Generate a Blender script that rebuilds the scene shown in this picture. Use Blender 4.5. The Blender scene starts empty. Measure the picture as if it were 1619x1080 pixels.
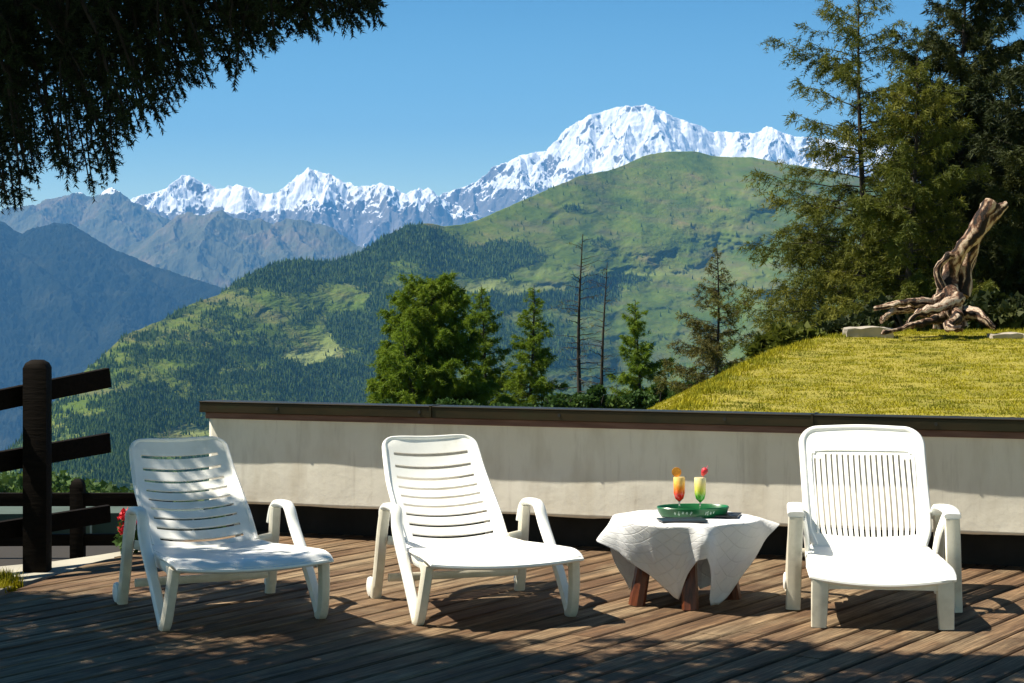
import bpy, math, random
import numpy as np
from mathutils import Vector
R = math.radians
scene = bpy.context.scene
COL = scene.collection
F, CX, HY, EYE = 3000.0, 809.5, 450.0, 1.4      # focal length in photo pixels, centre column, horizon row, eye height

def P(x, y, Y):
    """point that stands Y metres away in the direction of photo pixel (x, y)"""
    return ((x - CX) / F * Y, Y, EYE - (y - HY) / F * Y)

# ------------------------------------------------------------------ render, camera, light
scene.render.engine = 'CYCLES'
scene.cycles.use_denoising = True
scene.cycles.max_bounces = 8
scene.cycles.transparent_max_bounces = 12
scene.cycles.volume_bounces = 0
scene.view_settings.view_transform = 'Standard'
scene.view_settings.look = 'None'
scene.view_settings.exposure = 1.2
scene.view_settings.gamma = 1

cam = bpy.data.cameras.new('camera'); camo = bpy.data.objects.new('camera', cam); COL.objects.link(camo)
camo.location = (0, 0, EYE); camo.rotation_euler = (R(90), 0, 0)
cam.sensor_width = 36; cam.lens = 36 * F / 1619; cam.shift_y = -90 / 1619
cam.clip_start = 0.05; cam.clip_end = 200000
scene.camera = camo

SUNV = Vector((0.65, -0.01, -1.0)).normalized()
SUN_EL = math.asin(-SUNV.z)
sl = bpy.data.lights.new('sun', 'SUN'); sl.energy = 4.8; sl.angle = R(0.5); sl.color = (1.0, 0.92, 0.78)
so = bpy.data.objects.new('sun', sl); COL.objects.link(so); so.location = (-20, 0, 30)
so.rotation_euler = SUNV.to_track_quat('-Z', 'Y').to_euler()

w = bpy.data.worlds.new('World'); scene.world = w; w.use_nodes = True
nt = w.node_tree; nt.nodes.clear()
out = nt.nodes.new('ShaderNodeOutputWorld'); bg = nt.nodes.new('ShaderNodeBackground')
sky = nt.nodes.new('ShaderNodeTexSky'); sky.sky_type = 'NISHITA'; sky.sun_disc = False
sky.sun_elevation = SUN_EL
sky.sun_rotation = math.atan2(-SUNV.x, -SUNV.y)
sky.altitude = 1900; sky.air_density = 1.0; sky.dust_density = 0.0; sky.ozone_density = 3.0
hs = nt.nodes.new('ShaderNodeHueSaturation'); hs.inputs['Saturation'].default_value = 1.2
tint = nt.nodes.new('ShaderNodeMix'); tint.data_type = 'RGBA'; tint.blend_type = 'MULTIPLY'; tint.inputs[0].default_value = 1
tint.inputs[7].default_value = (1.0, 1.06, .88, 1)
nt.links.new(sky.outputs[0], hs.inputs['Color']); nt.links.new(hs.outputs[0], tint.inputs[6]); tcw = nt.nodes.new('ShaderNodeTexCoord'); sep = nt.nodes.new('ShaderNodeSeparateXYZ'); rmp = nt.nodes.new('ShaderNodeValToRGB')
nt.links.new(tcw.outputs['Generated'], sep.inputs[0]); nt.links.new(sep.outputs[2], rmp.inputs[0])
cr = rmp.color_ramp; cr.elements[0].position = 0.0; cr.elements[0].color = (2.0, 1.75, 1.40, 1); cr.elements[1].position = .40; cr.elements[1].color = (.66, .66, .66, 1)
e_ = cr.elements.new(.05); e_.color = (1.65, 1.48, 1.24, 1); e_ = cr.elements.new(.10); e_.color = (1.0, 1.04, 1.03, 1); e_ = cr.elements.new(.16); e_.color = (.58, .73, .82, 1)
grd = nt.nodes.new('ShaderNodeMix'); grd.data_type = 'RGBA'; grd.blend_type = 'MULTIPLY'; grd.inputs[0].default_value = 1
nt.links.new(tint.outputs[2], grd.inputs[6]); nt.links.new(rmp.outputs[0], grd.inputs[7]); nt.links.new(grd.outputs[2], bg.inputs[0])
bg.inputs[1].default_value = 0.064
nt.links.new(bg.outputs[0], out.inputs[0])

# ------------------------------------------------------------------ object helpers
def tag(o, label=None, cat=None, group=None, kind=None):
    if label: o['label'] = label
    if cat: o['category'] = cat
    if group: o['group'] = group
    if kind: o['kind'] = kind
    return o

def empty(name, loc=(0, 0, 0), rz=0, label=None, cat=None, group=None):
    o = bpy.data.objects.new(name, None); COL.objects.link(o)
    o.location = loc; o.rotation_euler = (0, 0, rz); o.empty_display_size = 0.1
    return tag(o, label, cat, group)

def link(name, me, mat, parent=None):
    o = bpy.data.objects.new(name, me); COL.objects.link(o)
    if mat: me.materials.append(mat)
    if parent is not None: o.parent = parent
    return o

class MB:
    """collects shapes as vertex and face lists"""
    def __init__(s): s.v = []; s.f = []
    def add(s, vs, fs):
        n = len(s.v); s.v += [tuple(p) for p in vs]; s.f += [tuple(i + n for i in f) for f in fs]; return s
    def box(s, lo, hi):
        (a, b, c), (d, e, f) = lo, hi
        return s.add([(a,b,c),(d,b,c),(d,e,c),(a,e,c),(a,b,f),(d,b,f),(d,e,f),(a,e,f)],
                     [(0,3,2,1),(4,5,6,7),(0,1,5,4),(1,2,6,5),(2,3,7,6),(3,0,4,7)])
    def sweep(s, pts, secs, n=8, sq=3.0, side=(1, 0, 0), cap=True):
        """superellipse section (half width along side, half depth) swept along pts"""
        pts = [Vector(p) for p in pts]; side = Vector(side)
        if not isinstance(secs, list): secs = [secs] * len(pts)
        rings = []
        for i, p in enumerate(pts):
            t = (pts[min(i+1, len(pts)-1)] - pts[max(i-1, 0)]).normalized()
            a = (side - t * side.dot(t))
            if a.length < 1e-4: a = t.orthogonal()
            a.normalize(); b = t.cross(a)
            k = secs[i]; ring = []
            for j in range(n):
                th = 2*math.pi*(j+.5)/n; c, q = math.cos(th), math.sin(th)
                m = (abs(c)**sq + abs(q)**sq) ** (-1/sq)
                ring.append(p + a*(c*m*k[0]) + b*(q*m*k[1]))
            rings.append(ring)
        vs = [v for r in rings for v in r]; fs = []
        for i in range(len(pts)-1):
            for j in range(n):
                fs.append((i*n+j, i*n+(j+1)%n, (i+1)*n+(j+1)%n, (i+1)*n+j))
        if cap: fs.append(tuple(range(n))[::-1]); fs.append(tuple((len(pts)-1)*n+j for j in range(n)))
        return s.add(vs, fs)
    def tube(s, pts, rad, n=8, cap=True):
        if not isinstance(rad, list): rad = [rad]*len(pts)
        return s.sweep(pts, [(r, r) for r in rad], n, 2.0, (0.37, 0.91, 0.21), cap)
    def lathe(s, prof, c=(0, 0, 0), n=24):
        vs = []; fs = []
        for r, z in prof:
            for j in range(n):
                th = 2*math.pi*j/n; vs.append((c[0]+r*math.cos(th), c[1]+r*math.sin(th), c[2]+z))
        for i in range(len(prof)-1):
            for j in range(n):
                fs.append((i*n+j, i*n+(j+1)%n, (i+1)*n+(j+1)%n, (i+1)*n+j))
        return s.add(vs, fs)
    def sheet(s, fn, us, vs_, thick, mask=None):
        """a panel fn(u,v) with thickness; cells for which mask is False are left open"""
        nu, nv = len(us), len(vs_)
        G = [[Vector(fn(u, v)) for u in us] for v in vs_]
        T = []; B = []
        for j in range(nv):
            for i in range(nu):
                du = G[j][min(i+1, nu-1)] - G[j][max(i-1, 0)]; dv = G[min(j+1, nv-1)][i] - G[max(j-1, 0)][i]
                nrm = du.cross(dv).normalized()
                T.append(G[j][i] + nrm*thick/2); B.append(G[j][i] - nrm*thick/2)
        N = nu*nv; fs = []
        keep = [[(mask is None or mask(.5*(us[i]+us[i+1]), .5*(vs_[j]+vs_[j+1]))) for i in range(nu-1)] for j in range(nv-1)]
        def k(i, j): return 0 <= i < nu-1 and 0 <= j < nv-1 and keep[j][i]
        for j in range(nv-1):
            for i in range(nu-1):
                if not keep[j][i]: continue
                a, b, c, d = j*nu+i, j*nu+i+1, (j+1)*nu+i+1, (j+1)*nu+i
                fs.append((a, b, c, d)); fs.append((d+N, c+N, b+N, a+N))
                if not k(i, j-1): fs.append((a, a+N, b+N, b))
                if not k(i+1, j): fs.append((b, b+N, c+N, c))
                if not k(i, j+1): fs.append((c, c+N, d+N, d))
                if not k(i-1, j): fs.append((d, d+N, a+N, a))
        return s.add(T+B, fs)
    def build(s, name, mat, parent=None, smooth=None, loc=None, bevel=None):
        me = bpy.data.meshes.new(name); me.from_pydata(s.v, [], s.f); me.update()
        if smooth is not None:
            me.polygons.foreach_set('use_smooth', [True]*len(me.polygons))
            me.set_sharp_from_angle(angle=R(smooth))
        o = link(name, me, mat, parent)
        if loc: o.location = loc
        if bevel:
            m = o.modifiers.new('bevel', 'BEVEL'); m.width = bevel; m.segments = 2; m.limit_method = 'ANGLE'; m.angle_limit = R(40)
        return o

def np_mesh(name, V, Fc, mat, parent=None, smooth=False, attrs=None):
    """fast mesh from arrays; Fc is (n,3) or (n,4)"""
    V = np.asarray(V, dtype=np.float32); Fc = np.asarray(Fc, dtype=np.int32); k = Fc.shape[1]
    me = bpy.data.meshes.new(name)
    me.vertices.add(len(V)); me.vertices.foreach_set('co', V.ravel())
    me.loops.add(Fc.size); me.loops.foreach_set('vertex_index', Fc.ravel())
    me.polygons.add(len(Fc)); me.polygons.foreach_set('loop_start', np.arange(0, Fc.size, k, dtype=np.int32))
    me.update(calc_edges=True)
    if smooth: me.polygons.foreach_set('use_smooth', np.ones(len(Fc), dtype=bool))
    for an, av in (attrs or {}).items():
        a = me.attributes.new(an, 'FLOAT', 'POINT'); a.data.foreach_set('value', np.asarray(av, dtype=np.float32))
    return link(name, me, mat, parent)

# ------------------------------------------------------------------ numpy noise
_rs = np.random.RandomState(7); _perm = _rs.permutation(1024); _gr = _rs.randn(1024, 2); _gr /= np.linalg.norm(_gr, axis=1)[:, None]
def gnoise(x, y, seed=0):
    xi = np.floor(x).astype(int); yi = np.floor(y).astype(int); xf = x-xi; yf = y-yi
    def g(ix, iy, dx, dy):
        h = _perm[(_perm[(ix+seed*57) & 1023] + iy) & 1023]; return _gr[h, 0]*dx + _gr[h, 1]*dy
    u = xf*xf*xf*(xf*(xf*6-15)+10); v = yf*yf*yf*(yf*(yf*6-15)+10)
    a = g(xi, yi, xf, yf); b = g(xi+1, yi, xf-1, yf); c = g(xi, yi+1, xf, yf-1); d = g(xi+1, yi+1, xf-1, yf-1)
    return ((a*(1-u)+b*u)*(1-v) + (c*(1-u)+d*u)*v)*1.5
def fbm(x, y, o=5, seed=0, gain=.5, ridged=False):
    s = 0; a = 1.0; t = 0
    for i in range(o):
        n = gnoise(x*2**i+i*17.3, y*2**i-i*9.1, seed+i)
        if ridged: n = 1-2*np.abs(n)
        s = s+a*n; t += a; a *= gain
    return s/t
def sstep(a, b, x):
    t = np.clip((x-a)/(b-a), 0, 1); return t*t*(3-2*t)

# ------------------------------------------------------------------ material helpers
class Mt:
    def __init__(s, name, rough=.6, spec=.5):
        s.m = bpy.data.materials.new(name); s.m.use_nodes = True; s.nt = s.m.node_tree
        s.b = s.nt.nodes['Principled BSDF']; s.b.inputs['Roughness'].default_value = rough
        s.b.inputs['Specular IOR Level'].default_value = spec
        s.out = s.nt.nodes['Material Output']; s._c = None
    def n(s, t, **kw):
        x = s.nt.nodes.new(t)
        for k, v in kw.items():
            if k in x.inputs.keys(): x.inputs[k].default_value = v
            else: setattr(x, k, v)
        return x
    def l(s, a, b): s.nt.links.new(a, b)
    def coord(s, scale=(1, 1, 1), rot=(0, 0, 0)):
        if s._c is None: s._c = s.n('ShaderNodeTexCoord')
        m = s.n('ShaderNodeMapping'); m.inputs['Scale'].default_value = scale; m.inputs['Rotation'].default_value = rot
        s.l(s._c.outputs['Object'], m.inputs['Vector']); return m.outputs[0]
    def noise(s, scale, detail=4, rough=.55, vec=None, dist=0):
        x = s.n('ShaderNodeTexNoise', Scale=scale, Detail=detail, Roughness=rough, Distortion=dist)
        s.l(vec if vec is not None else s.coord(), x.inputs['Vector']); return x.outputs['Fac']
    def attr(s, name):
        a = s.n('ShaderNodeAttribute'); a.attribute_name = name; return a.outputs['Fac']
    def ramp(s, fac, stops, interp='LINEAR'):
        r = s.n('ShaderNodeValToRGB'); cr = r.color_ramp; cr.interpolation = interp
        while len(cr.elements) < len(stops): cr.elements.new(.5)
        for e, (p, c) in zip(cr.elements, stops):
            e.position = p; e.color = (c, c, c, 1) if isinstance(c, (int, float)) else (*c, 1)
        s.l(fac, r.inputs[0]); return r.outputs[0]
    def math(s, op, a, b=None):
        x = s.n('ShaderNodeMath', operation=op)
        for i, q in enumerate((a, b)):
            if q is None: continue
            if isinstance(q, (int, float)): x.inputs[i].default_value = q
            else: s.l(q, x.inputs[i])
        return x.outputs[0]
    def mix(s, fac, a, b, blend='MIX'):
        x = s.n('ShaderNodeMix', data_type='RGBA', blend_type=blend)
        for i, q in ((0, fac), (6, a), (7, b)):
            if isinstance(q, (int, float)): x.inputs[i].default_value = q if i == 0 else (q, q, q, 1)
            elif isinstance(q, tuple): x.inputs[i].default_value = (*q, 1)
            else: s.l(q, x.inputs[i])
        return x.outputs[2]
    def color(s, c):
        if isinstance(c, tuple): s.b.inputs['Base Color'].default_value = (*c, 1)
        else: s.l(c, s.b.inputs['Base Color'])
        return s
    def bump(s, h, strength=.3, dist=.01):
        b = s.n('ShaderNodeBump'); b.inputs['Strength'].default_value = strength; b.inputs['Distance'].default_value = dist
        s.l(h, b.inputs['Height']); s.l(b.outputs[0], s.b.inputs['Normal']); return s

def plain(name, c, rough=.5, var=.12, scale=8, bump=.1):
    m = Mt(name, rough); n = m.noise(scale, 5)
    lo = tuple(x*(1-var) for x in c); hi = tuple(min(1, x*(1+var)) for x in c)
    m.color(m.ramp(n, [(.3, lo), (.7, hi)]))
    if bump: m.bump(m.noise(scale*6, 4), bump, .004)
    return m.m

# plastic of the loungers
m = Mt('white_plastic', .38, .5); a = m.noise(5, 5, .6); b_ = m.noise(60, 3)
dirt = m.ramp(a, [(.42, (.87, .87, .83)), (.62, (.80, .80, .75)), (.8, (.62, .61, .54))])
m.color(dirt); m.bump(b_, .06, .002); PLASTIC = m.m
m = Mt('beige_plastic', .5, .4); a = m.noise(9, 6, .65)  # beige, darker than the seat plastic; legs, apron and support bars
m.color(m.ramp(a, [(.35, (.74, .70, .58)), (.6, (.62, .58, .47)), (.78, (.42, .38, .30))])); m.bump(m.noise(50, 3), .08, .002); PLASTIC2 = m.m

# decking
m = Mt('weathered_wood', .75, .25)
v1 = m.coord((16, 1.0, 16)); v2 = m.coord((140, 3.0, 140)); v3 = m.coord((3, 1.6, 3))
tone = m.attr('tone'); grain = m.noise(1.6, 6, .65, v1); fine = m.noise(1.0, 4, .7, v2); blotch = m.noise(.9, 5, .6, v3)
c = m.ramp(tone, [(0, (.11, .050, .022)), (.25, (.17, .095, .048)), (.5, (.25, .155, .082)), (.75, (.31, .21, .12)), (1, (.40, .29, .17))])
c = m.mix(m.ramp(grain, [(.38, .9), (.60, 0)]), c, (.06, .035, .018))
c = m.mix(m.ramp(blotch, [(.48, 0), (.72, .6)]), c, (.42, .33, .20))
c = m.mix(m.ramp(blotch, [(.25, .7), (.42, 0)]), c, (.12, .06, .035))
c = m.mix(m.ramp(fine, [(.42, .75), (.58, 0)]), c, (.05, .03, .018))
m.color(c); m.bump(m.math('ADD', grain, fine), .55, .006); WOOD = m.m
m = Mt('fence_wood', .8, .08); g = m.noise(6, 5, .6, m.coord((1, 8, 8)))
m.color(m.ramp(g, [(.3, (.004, .003, .002)), (.7, (.010, .007, .005))])); m.bump(g, .3, .01); FENCE = m.m
m = Mt('table_wood', .4, .4); g = m.noise(4, 5, .6, m.coord((14, 14, 1)))
m.color(m.ramp(g, [(.3, (.035, .009, .004)), (.7, (.16, .042, .013))])); m.bump(g, .15, .003); TWOOD = m.m
# plaster
m = Mt('rough_plaster', .9, .15); a = m.noise(1.7, 6, .6); b_ = m.noise(22, 5, .6); s_ = m.noise(5, 4, .6, m.coord((1.2, 1.2, .35)))
c = m.ramp(a, [(.3, (.82, .78, .66)), (.7, (.90, .87, .76))]); c = m.mix(m.ramp(s_, [(.48, 0), (.72, .5)]), c, (.56, .50, .38)); c = m.mix(m.ramp(m.noise(3, 5, .7, m.coord((5, 5, .5))), [(.56, 0), (.72, .35)]), c, (.45, .40, .31))
m.color(c); m.bump(m.math('ADD', m.math('MULTIPLY', a, 1.0), m.math('MULTIPLY', b_, .5)), .4, .007); PLASTER = m.m
m = Mt('dark_copper', .45, .4); m.b.inputs['Metallic'].default_value = .5; a = m.noise(3, 6, .6, m.coord((1, 1, 4)))
m.color(m.ramp(a, [(.3, (.016, .018, .008)), (.6, (.040, .028, .012)), (.8, (.026, .036, .014))])); m.bump(m.noise(25, 4), .15, .004); COPPER = m.m
m = Mt('red_brown_board', .6, .3); a = m.noise(4, 5, .6, m.coord((1, 1, 10)))
m.color(m.ramp(a, [(.3, (.11, .055, .040)), (.7, (.21, .12, .095))])); REDB = m.m
DARK = plain('recess_shade', (.012, .011, .010), .9, .5, 6, .4)  # near black paints the shade in the gap under the parapet
CONC = plain('pale_concrete', (.34, .32, .26), .9, .18, 3, .4)
SCREW = plain('screw_metal', (.01, .01, .008), .5)
# grass
def leafy(name, stops, scale=1.5, trans=.25, rough=.7, fine=None):
    m = Mt(name, rough, .2); a = m.noise(scale, 5, .65)
    c = m.ramp(a, stops)
    if fine: c = m.mix(m.ramp(m.noise(fine, 3, .6), [(.35, .55), (.65, 0)]), c, tuple(x*.35 for x in stops[0][1]))
    m.color(c)
    if trans:
        t = m.n('ShaderNodeBsdfTranslucent'); m.l(c, t.inputs['Color'])
        x = m.n('ShaderNodeMixShader'); x.inputs[0].default_value = trans
        m.l(m.b.outputs[0], x.inputs[1]); m.l(t.outputs[0], x.inputs[2]); m.l(x.outputs[0], m.out.inputs[0])
    return m.m
GRASS = leafy('dry_grass', [(.28, (.07, .085, .005)), (.42, (.17, .175, .007)), (.54, (.30, .265, .010)), (.66, (.19, .185, .008)), (.76, (.22, .15, .035))], 2.8, .2, .8)
TURF = leafy('turf_soil', [(.3, (.16, .15, .02)), (.7, (.30, .25, .05))], 2.2, 0, .95)
LARCH = leafy('larch_needles', [(.3, (.07, .125, .008)), (.5, (.13, .20, .014)), (.7, (.20, .26, .022))], .5, .4)
LARCHB = leafy('olive_needles', [(.3, (.045, .062, .010)), (.5, (.095, .11, .014)), (.7, (.18, .17, .022))], .4, .35)
SHADEN = leafy('shaded_needles', [(.3, (.012, .020, .005)), (.5, (.028, .038, .008)), (.7, (.075, .08, .014))], .35, .15)  # needle colour lowered to stand in for deep shade at right
BROWNN = leafy('rusty_needles', [(.3, (.05, .05, .012)), (.5, (.095, .085, .018)), (.7, (.13, .14, .022))], .6, .25)
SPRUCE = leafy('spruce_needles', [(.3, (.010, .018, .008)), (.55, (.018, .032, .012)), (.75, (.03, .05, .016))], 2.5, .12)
SHRUB = leafy('shrub_leaves', [(.3, (.02, .05, .01)), (.5, (.05, .10, .02)), (.7, (.13, .18, .03))], .8, .3)
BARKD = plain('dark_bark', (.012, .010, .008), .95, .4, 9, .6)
BARK = plain('bark', (.028, .021, .015), .95, .4, 9, .6)

# ------------------------------------------------------------------ terrain layers
def interp(pts, x):
    p = np.array(pts, float); return np.interp(x, p[:, 0], p[:, 1])

def terrain(name, sil, dc, ybot, ratio, nu, nv, mat, seed, rib=(60, .01), iso=(.01, .02), jag=3.0, gn=.55, rotk=False, stretch=1.5, x0=-200, x1=1850, attr=None, vpow=1.0, warp=18, back=6):
    """sil: photo-row of the crest against column; dc: crest distance; the face comes down towards the viewer"""
    xs = np.linspace(x0, x1, nu); vs = np.linspace(0, 1, nv) ** vpow
    X, V = np.meshgrid(xs, vs)
    c1_ = interp(sil, xs); kh = max(2, int(12/(xs[1]-xs[0]))); wh = np.hanning(2*kh+1); c1_ = np.convolve(np.pad(c1_, kh, 'edge'), wh/wh.sum(), 'valid')
    crest = np.repeat(c1_[None, :], nv, 0); jg = jag*fbm(X/26, X*0+seed, 5, seed, .6)
    dcr = interp(dc, X) if isinstance(dc, list) else X*0+dc
    kd = int(160/(xs[1]-xs[0])); wd_ = np.hanning(2*kd+1); dcr = np.repeat(np.convolve(np.pad(dcr[0], kd, 'edge'), wd_/wd_.sum(), 'valid')[None, :], nv, 0)
    yb = interp(ybot, X) if isinstance(ybot, list) else X*0+ybot
    y = crest + (yb-crest)*V + jg*np.exp(-V*30); D = dcr*ratio**V
    cs = np.gradient(crest[0], xs); kw = max(3, int(14/(xs[1]-xs[0]))); cs = np.convolve(np.pad(cs, kw, 'edge'), np.hanning(2*kw+1)/np.hanning(2*kw+1).sum(), 'valid')
    dep = y-crest; flow = X - np.clip(cs, -1.1, 1.1)[None, :]*dep*.9*np.exp(-dep/260)
    w1 = fbm(X/55, y/38, 5, seed+3, .55); w2 = fbm(X/50+9, y/36, 5, seed+5, .55)
    wx = flow + warp*.8*w1; wy = y + warp*w2
    def rmf(x_, y_, sd, o=7):
        t_ = 0; a_ = 1.0; wgt = 1.0; tot = 0
        for q_ in range(o):
            n_ = (1-np.abs(gnoise(x_*2.03**q_+q_*13.7, y_*2.03**q_-q_*7.9, sd+q_))*1.6)
            n_ = np.clip(n_, 0, 1)**2; t_ = t_+a_*n_*wgt; tot += a_; wgt = np.clip(n_*1.6, .15, 1); a_ *= gn
        return t_/tot*2-1
    ribn = .62*rmf(wx/rib[0], wy/(rib[0]*stretch), seed+11) + .38*rmf((wx*.9+wy*.5)/(rib[0]*2.2), (wy*.9-wx*.4)/(rib[0]*2.2), seed+31)
    ison = fbm(wx/(rib[0]*1.6), wy/(rib[0]*1.2), 6, seed+23, gn*.85)
    if rotk:
        ca, sa = math.cos(R(17)), math.sin(R(17)); ux = (wx*ca-wy*sa)/(rib[0]*1.5); uy = (wx*sa+wy*ca)/(rib[0]*.33)
        ribn = fbm(ux*.8, uy*.8, 5, seed+11, gn)
    fade = sstep(0, .10, V)*.92+.08
    D = D*(1 - fade*(rib[1]*ribn + iso[0]*ison))
    z = EYE-(y-HY)/F*D + iso[1]*D*0.1*ison*fade
    Wx = (X-CX)/F*D
    # back side
    Vb = []
    for k in range(1, back+1):
        Vb.append((Wx[0]*(1+.012*k), D[0]*(1+.03*k), z[0]-D[0]*.012*k**1.3))
    A = np.stack([Wx, D, z], -1)
    Bk = np.array([np.stack(q, -1) for q in Vb[::-1]])
    G = np.concatenate([Bk, A], 0)
    n = G.shape[0]; idx = np.arange(n*nu).reshape(n, nu)
    Fc = np.stack([idx[1:, :-1], idx[1:, 1:], idx[:-1, 1:], idx[:-1, :-1]], -1).reshape(-1, 4)
    at = {}
    if attr:
        du = np.gradient(G, axis=1); dv = np.gradient(G, axis=0); nn = np.cross(du, dv); nn /= np.linalg.norm(nn, axis=2)[..., None]+1e-9
        nn = nn*np.sign(nn[..., 2:3])
        pad = lambda q: np.concatenate([np.repeat(q[:1], back, 0), q], 0)
        for k, v in attr(pad(X), pad(y), nn, pad(ribn), pad(ison), pad(V)).items(): at[k] = v.ravel()
    o = np_mesh(name, G.reshape(-1, 3), Fc, mat, None, True, at)
    return tag(o, kind='structure')

def ridges(name, sil, Dc, depth, zb_px, x0, x1, nu, nv, mat, seed, step, sf=.95, ss=.6, skew=0.0, namp=.0016, jit=2.0, snow=None, sub=True, wob=.35):
    """mountain as a skeleton: a crest with spurs and side spurs, steep planar faces between them"""
    rng = np.random.RandomState(seed); k = Dc/F
    xc = np.arange(x0-60, x1+60, step*.22); yc = interp(sil, xc)+jit*rng.randn(len(xc))*.45
    xc = np.concatenate([xc, [p[0] for p in sil]]); yc = np.concatenate([yc, [p[1] for p in sil]]); o_ = np.argsort(xc); xc, yc = xc[o_], yc[o_]
    Dn = Dc*(1+.006*np.sin(xc/37+seed)+.004*rng.randn(len(xc)))
    cp = [np.array([(x-CX)/F*d, d, EYE-(y-HY)/F*d]) for x, y, d in zip(xc, yc, Dn)]
    segs = [(cp[i], cp[i+1]) for i in range(len(cp)-1)]
    zbase = EYE-(zb_px-HY)/F*Dc
    def spur(p, az, sl, L, n, lvl):
        q = p.copy(); st = L/n; a_ = az
        for i in range(n):
            a_ = az+wob*rng.randn()
            d = np.array([math.sin(a_), -math.cos(a_), 0]); nq = q+d*st; nq[2] = q[2]-st*sl*(.55+.9*rng.rand())
            segs.append((q.copy(), nq.copy()))
            if lvl < 2 and sub and i > 0:
                for sg in (-1, 1):
                    if rng.rand() < .75: spur(nq, a_+sg*(.75+.4*rng.rand()), sl*1.22, L*(.30 if lvl == 0 else .22)*(.6+.6*rng.rand()), 3 if lvl == 0 else 2, lvl+1)
            q = nq
    x = x0-50.0; yy_ = interp(sil, xc)
    while x < x1+50:
        w_ = np.where(np.abs(xc-x) < step*.45)[0]; i = w_[np.argmin(yc[w_])] if len(w_) else np.argmin(np.abs(xc-x))
        p = cp[i].copy(); H = max(p[2]-zbase, 200); spur(p, skew+.35*rng.randn(), ss, H/ss*1.15, 8, 0); x += step*(.6+.8*rng.rand())
    xs = np.linspace(x0, x1, nu); vs = np.concatenate([-np.linspace(.0, 1, 10)[::-1][:-1]*.10, np.linspace(0, 1, nv)]); X, V = np.meshgrid(xs, vs)
    D = Dc*1.006-depth*V; Wx = (X-CX)/F*D; a1 = 3.0*k
    sc = 26*k; qx = Wx+8*k*fbm(Wx/sc, D/sc, 4, seed+1); qy = D+8*k*fbm(Wx/sc+7, D/sc, 4, seed+2)
    z = np.full(X.shape, -1e6); zmin = zbase-300
    for (a, b) in segs:
        reach = (max(a[2], b[2])-zmin)/sf; lo = (min(a[0], b[0])-reach)/Dc*F+CX-30; hi = (max(a[0], b[0])+reach)/(Dc-depth)*F+CX+30
        reach = min(reach, 90*k*1.0) if sub else reach
        lo = min(a[0], b[0])/min(a[1], b[1])*F+CX-reach/k*1.3; hi = max(a[0], b[0])/min(a[1], b[1])*F+CX+reach/k*1.3
        i0, i1 = np.searchsorted(xs, lo), np.searchsorted(xs, hi)
        if i1-i0 < 2: continue
        px, py = qx[:, i0:i1]-a[0], qy[:, i0:i1]-a[1]; d = b-a; L2 = d[0]**2+d[1]**2+1e-6
        t = np.clip((px*d[0]+py*d[1])/L2, 0, 1); dist = np.hypot(px-t*d[0], py-t*d[1])
        z[:, i0:i1] = np.maximum(z[:, i0:i1], a[2]+t*d[2]-sf*dist)
    z = np.maximum(z, zmin-300)
    rd_ = fbm(Wx/(15*k), D/(15*k), 6, seed+5, .6, True); n2 = fbm(Wx/(40*k), D/(40*k), 6, seed+6, .55)
    cz = EYE-(interp(sil, X)-HY)/F*D
    z = z + namp*Dc*(rd_-.3)*np.clip((cz-z)/(6*k), .25, 1) + namp*Dc*.9*n2*np.clip((cz-z)/(10*k), .1, 1)
    G = np.stack([Wx, D, z], -1); n, m_ = X.shape; idx = np.arange(n*m_).reshape(n, m_)
    Fc = np.stack([idx[1:, :-1], idx[1:, 1:], idx[:-1, 1:], idx[:-1, :-1]], -1).reshape(-1, 4); at = {}
    if snow:
        du = np.gradient(G, axis=1); dv = np.gradient(G, axis=0); nn = np.cross(du, dv); nn /= np.linalg.norm(nn, axis=2)[..., None]+1e-9; nn *= np.sign(nn[..., 2:3])
        ypx = HY-(z-EYE)/D*F; at['snow'] = snow(X, ypx, nn, rd_, n2).ravel()
    return tag(np_mesh(name, G.reshape(-1, 3), Fc, mat, None, True, at), kind='structure')

# snow and rock
def rock_mat(name, stops, nscale, snow=True, bumpd=60):
    m = Mt(name, .9, .1); a = m.noise(nscale, 8, .68); b2 = m.noise(nscale*4, 6, .7, m.coord((1, 1, .4)))
    c = m.ramp(m.math('ADD', m.math('MULTIPLY', a, .6), m.math('MULTIPLY', b2, .4)), stops)
    if snow:
        s = m.math('ADD', m.attr('snow'), m.math('MULTIPLY', m.math('SUBTRACT', b2, .5), 1.0))
        c = m.mix(m.ramp(s, [(.46, 0), (.54, 1)]), c, (.88, .90, .93))
    m.color(c); m.bump(b2, .35, bumpd*.6); return m.m
ROCK = rock_mat('snowy_rock', [(.35, (.10, .10, .105)), (.55, (.20, .19, .185)), (.7, (.32, .30, .28))], .0012)
ROCKB = rock_mat('brown_rock', [(.35, (.04, .05, .035)), (.5, (.09, .095, .055)), (.62, (.16, .13, .09)), (.75, (.25, .22, .17))], .0012)
def snow_attr(lo, hi, lower, upper, gl=()):
    def f(X, y, nn, rd_, n2):
        alt = 1-sstep(lo, hi, y + 10*fbm(X/40, y/40, 4, 3))
        s = lower + (upper-lower)*alt + 1.1*(nn[..., 2]-.58) + .55*n2 - .25*rd_
        for (gx, gy, rx, ry, k) in gl: s = s + k*np.exp(-(((X-gx)/rx)**2+((y-gy)/ry)**2)**2)
        return s
    return f
SIL_MB = [(-200,420),(480,345),(560,335),(640,318),(679,312),(695,310),(723,298),(751,288),(778,266),(818,247),(845,240),(873,238),(877,225),(901,199),(936,181),(960,174),(988,167),(1005,168),(1023,163),(1035,169),(1055,181),(1085,192),(1110,199),(1126,209),(1166,208),(1195,210),(1213,201),(1230,207),(1249,213),(1300,220),(1420,225),(1520,240),(1850,260)]
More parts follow.
